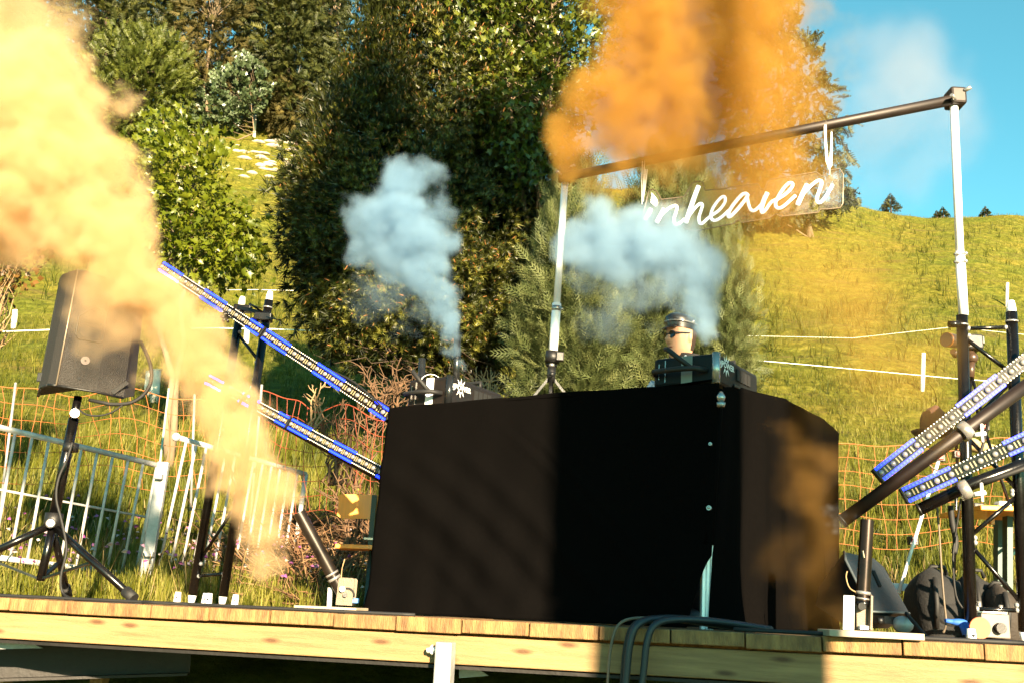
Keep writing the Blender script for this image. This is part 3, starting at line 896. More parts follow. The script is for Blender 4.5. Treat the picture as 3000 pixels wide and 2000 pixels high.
# ------------------------------------------------------------------ DJ booth: alu-legged table under black cloth
# the booth: front right corner Bc, front left Bl, back right Br, back left Bk (plan points)
Bc, Bl, Br = (.84, 4.05), (-.592, 4.90), (1.61, 4.92)
Bk = (Bl[0] + Br[0] - Bc[0], Bl[1] + Br[1] - Bc[1])
booth = thing('dj_booth', 'wide DJ booth table hung with black cloth, its right half in shadow', 'booth', (Bc[0], Bc[1], deck_z(*Bc)))
def lerp(a, b, t): return a + (b - a) * t
def grid(rows, name, m, par, thick=.004, **kw):
    """rows: list of lists of points; becomes a cloth sheet with a little thickness"""
    nr, nc = len(rows), len(rows[0])
    vs = [p for r in rows for p in r]
    fs = [(i * nc + j, i * nc + j + 1, (i + 1) * nc + j + 1, (i + 1) * nc + j) for i in range(nr - 1) for j in range(nc - 1)]
    ob = MB().add(vs, fs, True).build(name, m, par, **kw)
    md = ob.modifiers.new('thickness', 'SOLIDIFY'); md.thickness = thick; md.offset = -1
    return ob
tl, tr_ = PV(1141, 1195, Bl, Bc), PV(2108, 1121, Bl, Bc)
nrm = Vector((-(Bc[1] - Bl[1]), Bc[0] - Bl[0], 0)).normalized()
if nrm.y > 0: nrm = -nrm                                   # towards the camera
def front_pt(s, t):
    top = tl.lerp(tr_, s) + Vector((0, 0, .012 * math.sin(s * 3.1) ** 2 + .004 * math.sin(19 * s) * math.sin(7 * s + 1)))
    b2 = Vector((lerp(Bl[0], Bc[0], s), lerp(Bl[1], Bc[1], s), 0)); b2.z = deck_z(b2.x, b2.y) + .004
    p = top.lerp(b2, t)
    # hangs out a little at the bottom left
    flare = (1 - s) ** 3
    p += (Vector((-(Bc[0] - Bl[0]), -(Bc[1] - Bl[1]), 0)).normalized() * .0 * flare * t + nrm * (.035 * t * t * (1 - s * .7)))
    # a few long soft folds that swing down from the top left corner
    q = t - 1.15 * s
    for c, w, a, dc in ((.30, .075, .030, .0), (.12, .06, .022, .1), (.50, .05, .016, .1), (-.06, .055, .016, .2), (-.32, .03, .008, .3), (-.40, .02, .007, .3)):
        curve = c + .38 * (s - .2) ** 2
        p += nrm * .8 * a * math.exp(-((q - curve) / w) ** 2) * min(1, max(0, (t - .06) * 4)) * math.exp(-((s - .32 - dc) / .33) ** 2)
    p += nrm * (.008 * math.sin(9 * s + 4 * t) + .005 * math.sin(23 * s - 7 * t + 2 * math.sin(5 * t)) * t + .004 * math.sin(41 * s + 11 * t * s) * (.3 + t))
    # rumpled hem
    if t > .88: p += nrm * (.035 * ((t - .88) / .12) * (.6 + .4 * math.sin(13 * s + 1.3 * math.sin(31 * s))))
    return p
NS, NT = 110, 80
rows = []
for i in range(NT + 1):
    t = i / NT; row = []
    for j in range(NS + 1):
        s = j / NS
        # the cloth is drawn aside at the lower right, baring the table leg
        smax = 1 - (.048 * max(0, (t - .72) / .28) ** .6 if t > .72 else 0)
        row.append(front_pt(s * smax, t))
    rows.append(row)
grid(rows, 'front_cloth', CLOTH, booth)
# right-hand side
sn = Vector((Br[1] - Bc[1], -(Br[0] - Bc[0]), 0)).normalized()
top_px = [(2118, 1122), (2170, 1135), (2230, 1152), (2300, 1168), (2360, 1200), (2410, 1228), (2440, 1250), (2456, 1268)]
def side_top(s):
    x = lerp(2118, 2456, s)
    return PV(x, np.interp(x, [a for a, _ in top_px], [b for _, b in top_px]), Bc, Br)
def side_pt(s, t):
    x0 = side_top(s)
    b2 = Vector((lerp(Bc[0], Br[0] + .015, s), lerp(Bc[1], Br[1], s), 0)); b2.z = deck_z(b2.x, b2.y) + .004
    p = x0.lerp(b2, t)
    k_ = min(1, s * 7)
    p += sn * k_ * ((.020 * math.sin(17 * s + 1.2 * math.sin(3 * t)) + .016 * math.sin(38 * s + 2 * t + 1)) * (.15 + t) + .04 * t * t)
    if t > .86: p += sn * k_ * (.022 * ((t - .86) / .14) ** 1.5 * (.6 + .4 * math.sin(25 * s)))
    return p
grid([[side_pt(j / 90, i / 60) for j in range(91)] for i in range(61)], 'side_cloth', CLOTH_S, booth)
m = MB(); m.tube([tr_ + Vector((.0, .03, -.02)), Vector((Bc[0], Bc[1] + .03, deck_z(*Bc) + .33))], .026, 10); m.build('corner_frame', CLOTH, booth)
# left side, back and top
def plain(a, b, za, zb, n=24):
    rows = []
    for i in range(21):
        t = i / 20; row = []
        for j in range(n + 1):
            s = j / n; x, y = lerp(a[0], b[0], s), lerp(a[1], b[1], s)
            z = lerp(lerp(za, zb, s), deck_z(x, y) + .006, t)
            row.append(Vector((x + .02 * math.sin(14 * s) * t, y, z)))
        rows.append(row)
    return rows
zl, zc, zr = tl.z, tr_.z, side_top(1).z
zk = zl - .06
grid(plain(Bl, Bk, zl - .003, zk), 'left_cloth', CLOTH, booth)
rows = []
for i in range(41):
    a = i / 40; row = []
    for j in range(61):
        s = j / 60
        fx, fy = lerp(Bl[0], Bc[0], s), lerp(Bl[1], Bc[1], s)
        x, y = fx + (Br[0] - Bc[0]) * a, fy + (Br[1] - Bc[1]) * a
        zf = lerp(zl, zc, s)
        zside = side_top(a).z if s > .999 else lerp(lerp(zf, zk, a), side_top(a).z, max(0, (s - .80) / .20) ** 1.2)
        row.append(Vector((x, y, zside - .003 + (.018 * math.sin(9 * s + 5 * a) ** 2 if .05 < a and s < .9 else 0))))
    rows.append(row)
grid(rows, 'top_cloth', CLOTH, booth)
def alu_leg(x, y, ztop):
    m = MB(); z0 = deck_z(x, y)
    for k in (-1, 0, 1):
        m.box((x + k * .0165, y, (z0 + ztop) / 2), (.0065, .022, (ztop - z0) / 2), .002)
    m.box((x, y + .004, (z0 + ztop) / 2), (.021, .016, (ztop - z0) / 2 - .003))
    return m.build('table_leg', ALU, booth)
lp = PV(2070, 1800, (Bl[0] + .02, Bl[1] + .035), (Bc[0] + .02, Bc[1] + .035))
alu_leg(lp.x, lp.y, zc - .66); alu_leg(Bl[0] + .1, Bl[1] + .1, zl - .06); alu_leg(Br[0] - .12, Br[1] - .02, zr - .06); alu_leg(Bk[0] + .05, Bk[1] - .1, zk - .06)
def rivet(px, py, r):
    p = PV(px, py, (Bl[0], Bl[1] - .028), (Bc[0], Bc[1] - .028))
    MB().tube([p, p + nrm * .012], r, 12).ball(p + nrm * .012, r * .6, 8, 6).build('eyelet', CHROME, booth)
rivet(2079, 1487, .010); rivet(2083, 1300, .007)
p = PV(2112, 1170, (Bl[0], Bl[1] - .03), (Bc[0], Bc[1] - .03))
m = MB(); m.tube([p + Vector((0, 0, .035)), p + Vector((0, 0, .012)), p - Vector((0, 0, .01))], [.006, .02, .012], 10); m.tube([p - Vector((0, 0, .012)), p - Vector((0, 0, .03))], [.02, .016], 10)
m.build('clamp', CHROME, booth)

# ------------------------------------------------------------------ fog machines
def text_mesh(txt, size, m, par, org, ex, ez, name='logo', off=.002):
    """flat print: txt along ex, up ez, starting at org"""
    cu = bpy.data.curves.new('lettering', 'FONT'); cu.body = txt; cu.size = size; cu.align_x = 'CENTER'; cu.align_y = 'CENTER'
    cu.offset = size * .018; cu.resolution_u = 2
    to = bpy.data.objects.new('lettering', cu); COL.objects.link(to)
    bpy.context.view_layer.update()
    me = bpy.data.meshes.new_from_object(to.evaluated_get(bpy.context.evaluated_depsgraph_get()))
    bpy.data.objects.remove(to)
    ex = Vector(ex).normalized(); ez = Vector(ez).normalized(); nn = ex.cross(ez)
    mb = MB(); mb.add([Vector(org) + ex * v.co.x + ez * v.co.y + nn * off for v in me.vertices], [tuple(f.vertices) for f in me.polygons])
    return mb, nn
def fog_machine(lab, c_near, ex, ey, wf, ws, h, flip, body_m, ground_z, tilt=0):
    """c_near: the edge nearest the camera (bottom). ex: along the front-left face (away to the left), ey: along the logo face (away to the right)"""
    t = thing('fog_machine', lab, 'fog machine', c_near, group='fog machines on the booth')
    ex = Vector(ex).normalized(); ey = Vector(ey).normalized(); ez = Vector((0, 0, 1))
    c = Vector(c_near)
    ax = ex; ay = (ey - ex * ey.dot(ex)).normalized()
    ctr = c + ex * wf / 2 + ay * ws / 2 + ez * (h / 2)
    m = MB()
    m.obox(ctr, ex, ay, ez, wf / 2, ws / 2, h / 2, .016); m.build('housing', body_m, t)
    nf = -ay; ns = -ex                                       # outward normals of the two visible faces
    fo = c + nf * .002
    # white label strip on the narrow face, louvre slits, handle bars
    m = MB(); m.obox(fo + ex * wf * .46 + ez * h * .5, ex, nf, ez, wf * .085, .0015, h * .47); m.build('label_strip', WHITE if not flip else GREYP, t)
    m = MB()
    for k in range(2):
        m.obox(fo + ex * (wf * (.80 + .1 * k)) + ez * h * .52, ex, nf, ez, .0018, .002, h * (.36 - .1 * k))
    m.build('panel_seam', CHROME, t)
    hb = fo + ez * h * .44
    m = MB(); m.tube([hb + ex * wf * .97, hb + ex * wf * .9 + nf * .05, hb + ex * wf * .5 + nf * .065, hb + ex * wf * .25 + nf * .055, hb + ex * wf * .16], .012, 8)
    m.tube([hb + ex * wf * .3 + nf * .05, hb + ex * wf * .62 + nf * .085 + ez * h * .62, hb + ex * wf * .70 + nf * .06 + ez * h * .70], .011, 8)
    m.build('handle', RUBBER, t)
    m = MB(); m.tube([c + ez * .002 + ex * .006 - ey * -.006, c + ez * h + ex * .006 + ey * .006], .018, 12); m.build('corner_edge', CHROME if flip else SHINY, t)
    # logo face: louvres, slot, logo
    so = c + ns * .003
    for k in range(4):
        m = MB(); m.obox(so + ay * ws * (.48 + .085 * k) + ez * h * .60, ay, ns, ez, ws * .033, .003, h * .19); m.build('louvre', DARKP, t)
    m = MB(); m.obox(so + ay * ws * .58 + ez * h * .20, ay, ns, ez, ws * .20, .004, h * .05, .003); m.build('slot', PLASTIC, t)
    lm, nn = text_mesh('DJPOWER', .036, WHITE, t, so + ay * ws * .19 + ez * h * .70 + ns * .002, ay, ez, off=0)
    # starburst behind the lettering
    cc = so + ay * ws * .19 + ez * h * .70 + ns * .002
    for k in range(10):
        a = 2 * math.pi * k / 10 + .31
        if abs(math.sin(a)) < .35: continue
        d1 = ay * math.cos(a) + ez * math.sin(a); d2 = ay * -math.sin(a) + ez * math.cos(a)
        lm.add([cc + d1 * .020 + d2 * .0055, cc + d1 * .020 - d2 * .0055, cc + d1 * .050], [(0, 1, 2)])
    lm.build('logo', WHITE, t)
    m = MB(); top = c + ez * h
    m.tube([top + ex * wf * .2 + ay * ws * .72, top + ex * wf * .2 + ay * ws * .72 + ez * .035, top + ex * wf * .75 + ay * ws * .72 + ez * .035, top + ex * wf * .75 + ay * ws * .72], .011, 8)
    m.build('top_handle', RUBBER, t)
    return t, ctr, ex, ay
GREYP = mat('grey_label', (.30, .32, .28), .6, var=.1)
DARKP = mat('louvre_dark', (.004, .004, .004), .8)
SHINY = mat('shiny_black', (.03, .032, .034), .22, .5, var=.2)
FOGB = mat('fog_housing', (.0085, .009, .010), .5, .0, var=.2, scale=30, bump=.06, spec=.18)
FOGR = mat('fog_housing_front', (.013, .009, .0075), .42, .0, var=.2, scale=30, bump=.06, spec=.3)
e_front = Vector((Bl[0] - Bc[0], Bl[1] - Bc[1], 0)).normalized()
e_side = Vector((Br[0] - Bc[0], Br[1] - Bc[1], 0)).normalized()
c2 = PV(2108, 1120, Bl, Bc); c2.z = zc + .004
hR = (PV(2105, 1028, Bl, Bc).z - c2.z)
fogR, ctrR, exR, ayR = fog_machine('black fog machine on the right front corner of the booth', c2 + e_front * .02 + e_side * .015, Vector((-.80, .60, 0)), Vector((.60, .80, 0)), .30, .44, hR, True, FOGB, 0)
e_f2 = (e_front * math.cos(.10) + e_side * math.sin(.10)).normalized(); e_s2 = (e_side * math.cos(.10) - e_front * math.sin(.10)).normalized()
bl = PV(1312, 1184, (Bl[0] + .02, Bl[1] + .06), (Bc[0] + .02, Bc[1] + .06)); bl.z = lerp(zl, zc, .18) + .002
hL = PV(1310, 1105, (Bl[0] + .02, Bl[1] + .06), (Bc[0] + .02, Bc[1] + .06)).z - bl.z
fogL, ctrL, exL, ayL = fog_machine('black fog machine on the left end of the booth, blowing white fog', bl, e_f2, e_s2, .27, .44, hL + .01, False, FOGR, 0)
# nozzle pipes standing behind the left machine, white cloth on it
for px, py0, py1, lab in ((1232, 1170, 1050, 'upright black nozzle pipe left of the white fog jet'), (1335, 1120, 985, 'upright black nozzle pipe right beside the white fog jet')):
    y = 5.35
    t = thing('nozzle_pipe', lab, 'pipe', P(px, py0, y), group='nozzle pipes behind the left fog machine')
    m = MB(); m.tube([P(px, py0 + 30, y), P(px + (py0 - py1) * .04, py1, y)], .020, 14); m.build('pipe', SHINY, t)
    m = MB(); m.tube([P(px + 3, (py0 + py1) / 2, y), P(px + 3.4, (py0 + py1) / 2 - 6, y)], .0235, 14); m.build('ring', BLACKM, t)
t = thing('curved_cover', 'small white curved cover lying on the left fog machine', 'cover', P(1262, 1125, 5.2))
m = MB(); rows = []
for i in range(9):
    a = math.pi * i / 8
    rows.append([P(1262 - 30 * math.cos(a), 1122 - 26 * math.sin(a), 5.15 + .04 * j) for j in range(4)])
grid(rows, 'cover', WHITE, t, .003)

# ------------------------------------------------------------------ frame of white aluminium pipe with dark crossbar, neon sign
LP = P(1640, 800, 5.55); RP = P(2810, 700, 4.52)
PA, PB = (P(1650, 545, 5.55).x, 5.55), (P(2795, 300, 4.52).x, 4.52)
t = thing('mini_tripod', 'small black tripod on the booth top holding the left white pole', 'tripod', P(1616, 1150, 5.55))
y = 5.55
m = MB(); m.tube([P(1620, 1030, y), P(1617, 1062, y)], .042, 16); m.build('collar', PLASTIC, t)
m = MB(); m.box(P(1640, 1045, y - .03), (.022, .02, .026), .005); m.build('clamp_lever', PLASTIC, t)
m = MB(); m.tube([P(1617, 1062, y), P(1616, 1076, y)], .018, 10); m.build('neck', CHROME, t)
m = MB(); m.tube([P(1600, 1068, y), P(1632, 1070, y)], .012, 8); m.build('cross_knob', BLACKM, t)
m = MB(); m.tube([P(1616, 1074, y), P(1614, 1120, y)], .024, 12); m.ball(P(1617, 1095, y - .02), .016); m.build('hub', PLASTIC, t)
for ex_, ey_, dy in ((1562, 1158, 0), (1660, 1154, .0), (1612, 1165, -.22), (1620, 1150, .2)):
    m = MB(); m.bar(P(1614, 1100, y), P(ex_, ey_ + 4, y + dy), .018, .014); m.build('leg', BLACKM, t)
t = thing('aluminium_pole', 'left white aluminium pole standing on the booth', 'pole', P(1620, 1035, 5.55), group='white poles of the sign frame')
m = MB(); m.tube([P(1620, 1035, y), P(1631, 890, y)], .0265, 20); m.build('lower_tube', ALU, t)
m = MB(); m.tube([P(1631, 892, y), P(1657, 505, y)], .0205, 20); m.build('upper_tube', ALU, t)
m = MB(); m.tube([P(1629.6, 912, y), P(1630.6, 898, y)], .0285, 20); m.tube([P(1640, 905, y - .02), P(1650, 906, y - .03)], .008, 6); m.build('lock_ring', CHROME, t)
t = thing('aluminium_pole', 'tall right white aluminium pole rising from the right truss', 'pole', P(2822, 935, 4.52), group='white poles of the sign frame')
y = 4.50
m = MB(); m.tube([P(2823, 925, y), P(2812, 740, y)], .0225, 20); m.build('lower_tube', ALU, t)
m = MB(); m.tube([P(2812, 742, y), P(2793, 272, y)], .0195, 20); m.build('upper_tube', ALU, t)
m = MB()
for q in (745, 768):
    m.tube([P(2795, q, y - .02), P(2830, q - 2, y - .02)], .007, 6); m.ball(P(2829, q - 2, y - .02), .011, 8, 6)
m.build('bolts', CHROME, t)
DARKPIPE = mat('smoke_tinted_pipe', (.020, .011, .008), .5, .3, var=.3, scale=8)  # brown cast of the orange smoke put into the pipe colour
t = thing('crossbar', 'dark round crossbar pipe spanning the two white poles', 'bar', P(1650, 512, 5.52))
m = MB(); m.tube([PV(1640, 522, (PA[0], PA[1] - .05), (PB[0], PB[1] - .05)), PV(2800, 292, (PA[0], PA[1] - .05), (PB[0], PB[1] - .05))], .027, 18); m.build('pipe', DARKPIPE, t)
for (px, py) in ((1655, 514), (2793, 296)):
    yy = PV(px, py, PA, PB)
    m = MB(); m.obox(yy - Vector((0, .02, 0)), (1, 0, 0), (0, 1, 0), (0, 0, 1), .040, .05, .045, .012); m.build('coupler', BLACKM if px < 2000 else DARKPIPE, t)
    m = MB(); m.tube([yy + Vector((.02, -.06, .02)), yy + Vector((.05, -.09, .03))], .010, 8); m.tube([yy + Vector((-.02, -.06, -.03)), yy + Vector((-.05, -.09, -.02))], .010, 8); m.build('wing_bolt', CHROME, t)
# cords
def cord(lab, pxs, r=.0035, name='cord', m_=None, grp='white cords holding the sign'):
    o = MB()
    for pts in pxs: o.tube([PV(a, b, (PA[0], PA[1] - .075), (PB[0], PB[1] - .075)) for a, b in pts], r, 6)
    return o.build(name, m_ or TAPE, None, label=lab, cat='cord', group=grp)
def crop2(p): return (1850 + p[0] / 3.618, 320 + p[1] / 3.618)
cord('white cord loop hanging from the crossbar to the right end of the sign', [[crop2(q) for q in ((2085, 133), (2060, 135), (2045, 190), (2050, 330), (2065, 560), (2095, 640))], [crop2(q) for q in ((2060, 140), (2062, 330), (2080, 540), (2098, 645))],
     [crop2(q) for q in ((2120, 245), (2112, 420), (2100, 600), (2098, 700))], [crop2(q) for q in ((2122, 245), (2124, 420), (2120, 600), (2095, 640))]])
cord('white cords hanging from the crossbar to the left end of the sign', [[crop2(q) for q in ((118, 530), (108, 760), (112, 1010))], [crop2(q) for q in ((140, 530), (128, 760), (122, 960))], [crop2(q) for q in ((168, 640), (148, 800), (125, 960))], [crop2(q) for q in ((150, 640), (132, 840), (125, 980))]])
# neon sign
sign = thing('neon_sign', 'white handwritten neon sign reading inheaven on clear acrylic', 'sign', PV(2170, 560, PA, PB))
SA, SB = (PA[0], PA[1] - .07), (PB[0], PB[1] - .07)
SA2, SB2 = (PA[0], PA[1] - .105), (PB[0], PB[1] - .105)
sdir = Vector((SB[0] - SA[0], SB[1] - SA[1], 0)).normalized(); snrm = Vector((sdir.y, -sdir.x, 0))
NEON = emit('neon_tube', (.92, .97, 1.0), .22)
def stroke(pts, r):
    q = [Vector((*crop2(p), 0)) for p in pts]
    # smooth the hand-traced points (Catmull-Rom)
    out = []
    for i in range(len(q) - 1):
        p0, p1, p2, p3 = q[max(i - 1, 0)], q[i], q[i + 1], q[min(i + 2, len(q) - 1)]
        for k in range(5):
            u = k / 5
            out.append(.5 * ((2 * p1) + (p2 - p0) * u + (2 * p0 - 5 * p1 + 4 * p2 - p3) * u * u + (3 * p1 - p0 - 3 * p2 + p3) * u ** 3))
    out.append(q[-1])
    pts3 = [PV(p.x, p.y, SA2, SB2) for p in out]
    rs = r if isinstance(r, float) else [lerp(r[0], r[1], i / (len(out) - 1)) for i in range(len(out))]
    return MB().tube(pts3, rs, 8, smooth=True).build('letter_stroke', NEON, sign)
W, N_ = .0128, .0086
stroke([(205, 1058), (180, 1110), (140, 1175)], W)                                               # i
stroke([(350, 1058), (312, 1120), (265, 1205)], W)                                               # n
stroke([(312, 1130), (380, 1065), (452, 1025), (482, 1042), (470, 1100), (448, 1170), (462, 1218), (500, 1218), (565, 1165)], N_)
stroke([(712, 815), (650, 980), (575, 1205)], W)                                                 # h
stroke([(600, 1150), (660, 1065), (725, 1003), (752, 1020), (738, 1075), (715, 1150), (722, 1205), (752, 1212), (800, 1168), (850, 1125)], N_)
stroke([(835, 1135), (920, 1080), (985, 1000), (992, 940), (955, 935), (885, 1015), (845, 1100), (850, 1165), (892, 1180), (955, 1145), (1030, 1075)], N_)   # e
stroke([(1238, 925), (1210, 898), (1165, 915), (1090, 1000), (1035, 1085), (1030, 1140), (1065, 1125), (1140, 1045), (1225, 935)], .0100)                    # a
stroke([(1225, 930), (1240, 1005), (1262, 1065), (1300, 1078), (1345, 1045), (1400, 985)], N_)
stroke([(1440, 888), (1405, 960), (1372, 1060)], W)                                              # v
stroke([(1372, 1055), (1382, 1098), (1420, 1072), (1480, 990), (1545, 955)], N_)
stroke([(1535, 965), (1630, 905), (1700, 830), (1702, 788), (1660, 790), (1590, 870), (1535, 970), (1528, 1025), (1560, 1052), (1620, 1025), (1740, 915)], N_)  # e
stroke([(1862, 800), (1810, 905), (1760, 1015)], W)                                              # n
stroke([(1800, 925), (1880, 835), (1960, 768), (2005, 762), (2012, 800), (1985, 880), (1965, 950), (1978, 990), (2010, 985), (2065, 920), (2132, 800)], N_)
wing = [(212, 885), (235, 908), (262, 945), (272, 985), (262, 1015), (245, 1026), (222, 1005), (200, 985), (212, 975), (200, 955), (216, 955), (205, 930), (218, 932)]
MB().prism([PV(*crop2(p), SA2, SB2) for p in wing], snrm * -.014).build('wing_mark', NEON, sign)
def acrylic():
    m = bpy.data.materials.new('clear_acrylic'); m.use_nodes = True
    nt = m.node_tree; b = nt.nodes['Principled BSDF']; out = nt.nodes['Material Output']
    b.inputs['Base Color'].default_value = (.45, .42, .38, 1); b.inputs['Roughness'].default_value = .12
    tr = _n(nt, 'ShaderNodeBsdfTransparent'); mx = _n(nt, 'ShaderNodeMixShader'); mx.inputs[0].default_value = .05
    nt.links.new(tr.outputs[0], mx.inputs[1]); nt.links.new(b.outputs[0], mx.inputs[2]); nt.links.new(mx.outputs[0], out.inputs['Surface'])
    return m
ACR = acrylic()
plate = [(165, 940), (180, 875), (215, 850), (265, 870), (305, 935), (320, 960), (560, 930), (600, 860), (640, 790), (690, 768), (755, 775), (780, 860), (990, 845), (1050, 825), (1340, 790), (1370, 850), (1410, 850), (1440, 770), (1480, 742), (1960, 668), (2020, 715), (2055, 690), (2090, 650), (2210, 635), (2245, 690),
         (2240, 1000), (2215, 1045), (2070, 1062), (2010, 1060), (1980, 1095), (1580, 1140), (1530, 1110), (1470, 1155), (1170, 1205), (1140, 1170), (1080, 1215), (680, 1293), (590, 1275), (540, 1240), (430, 1245), (240, 1235), (120, 1190), (120, 1130)]
pp = [PV(*crop2(p), SA, SB) for p in plate]
MB().prism(pp, snrm * -.006).build('acrylic_plate', ACR, sign)
RIM = mat('acrylic_edge', (.26, .20, .14), .3, var=.1)
MB().tube(pp + [pp[0]], .0035, 5, cap=False).build('plate_rim', RIM, sign)
BACKP = mat('sign_backing', (.10, .055, .04), .5, var=.2)
for q in ([(1995, 780), (2095, 690), (2200, 680), (2195, 1010), (2070, 1022), (2030, 1000)], [(310, 1005), (385, 985), (385, 1080), (320, 1090)], [(410, 985), (495, 970), (500, 1060), (410, 1075)],
          [(600, 1200), (680, 1185), (680, 1245), (600, 1258)], [(700, 1150), (800, 1130), (940, 1140), (940, 1195), (700, 1238)], [(740, 940), (830, 920), (830, 1000), (760, 1020)], [(1200, 1110), (1450, 1075), (1450, 1115), (1200, 1155)], [(1590, 1060), (1960, 960), (1960, 1040), (1590, 1100)]):
    MB().prism([PV(*crop2(p), (SA[0], SA[1] + .012), (SB[0], SB[1] + .012)) for p in q], snrm * -.003).build('backing_panel', ACR, sign)

# ------------------------------------------------------------------ ladder trusses
def truss(lab, feet, tops, y0, y1, rungs, grp, r=.0255, cone=True, cone_tops=(True, True)):
    a0, b0 = DP(feet[0][0], feet[0][1], y0), DP(feet[1][0], feet[1][1], y1)
    a0 = P(feet[0][0], feet[0][1], y0); b0 = P(feet[1][0], feet[1][1], y1)
    a0.z = deck_z(a0.x, a0.y) + .05; b0.z = deck_z(b0.x, b0.y) + .05
    a1, b1 = P(*tops[0], y0), P(*tops[1], y1)
    t = thing('ladder_truss', lab, 'truss', (a0 + b0) / 2, group=grp)
    for (p, q, cn) in ((a0, a1, cone_tops[0]), (b0, b1, cone_tops[1])):
        m = MB(); m.tube([p, q], r, 18); m.build('main_tube', BLACKM, t)
        d = (q - p).normalized()
        m = MB(); m.tube([p - d * .05, p - d * .005], [.017, .023], 14); m.build('spigot', ALU, t)
        if cn:
            m = MB(); m.tube([q - d * .002, q + d * .02, q + d * .055], [.022, .021, .015], 14); m.build('spigot', ALU, t)
        m = MB(); m.tube([q - d * .05, q - d * .042], r * 1.12, 18); m.build('collar', CHROME, t)
    def at(i, f): return (a0.lerp(a1, f) if i == 0 else b0.lerp(b1, f))
    for (i, f, j, g) in rungs:
        m = MB(); m.tube([at(i, f), at(j, g)], .0095, 10); m.build('brace', BLACKM, t)
        for k, (ii, ff) in enumerate(((i, f), (j, g))):
            c = at(ii, ff); o = (at(1 - ii, ff) - c).normalized()
            MB().ball(c + o * (r + .002), .012, 8, 6).build('weld', GALV, t)
    return t, at
tL, atL = truss('left black ladder truss behind the orange smoke jet', ((562, 1755), (652, 1760)), ((707, 895), (788, 880)), 5.9, 5.75,
      [(0, .06, 1, .07), (0, .10, 1, .30), (1, .33, 0, .52), (0, .55, 1, .72), (0, .70, 1, .45), (1, .78, 0, .90), (0, .93, 1, .95)], 'black ladder trusses', r=.0255)
tR, atR = truss('right black ladder truss with light bars clamped across it', ((2846, 1862), (3004, 1872)), ((2818, 925), (2963, 915)), 4.45, 4.42,
      [(0, .06, 1, .06), (0, .26, 1, .075), (0, .275, 1, .41), (1, .42, 0, .60), (0, .62, 1, .78), (1, .79, 0, .93), (0, .955, 1, .95)], 'black ladder trusses', r=.0255, cone_tops=(False, True))
p = P(2846, 1868, 4.2); p.z = deck_z(p.x, p.y)
t = thing('truss_spigot', 'loose silver spigot standing at the foot of the right truss', 'spigot', p, group='loose silver truss spigots')
MB().tube([p, p + Vector((0, 0, .05))], [.022, .016], 14).build('cone', ALU, t); MB().tube([p + Vector((0, -.022, .024)), p + Vector((0, -.014, .024))], .006, 8).build('pin_hole', DARKP, t)
for px, lab in ((520, 'loose silver spigot left of the left truss foot'), (602, 'loose silver spigot between the two left truss feet'), (612, 'second loose silver spigot touching the one between the left truss feet'), (690, 'loose silver spigot right of the left truss feet')):
    p = P(px, 1750, 5.2 if px != 612 else 5.05); p.z = deck_z(p.x, p.y)
    t = thing('truss_spigot', lab, 'spigot', p, group='loose silver truss spigots')
    MB().tube([p, p + Vector((0, 0, .058))], [.020, .014], 14).build('cone', ALU, t)
    MB().tube([p + Vector((0, -.021, .03)), p + Vector((0, -.012, .03))], .005, 8).build('pin_hole', DARKP, t)

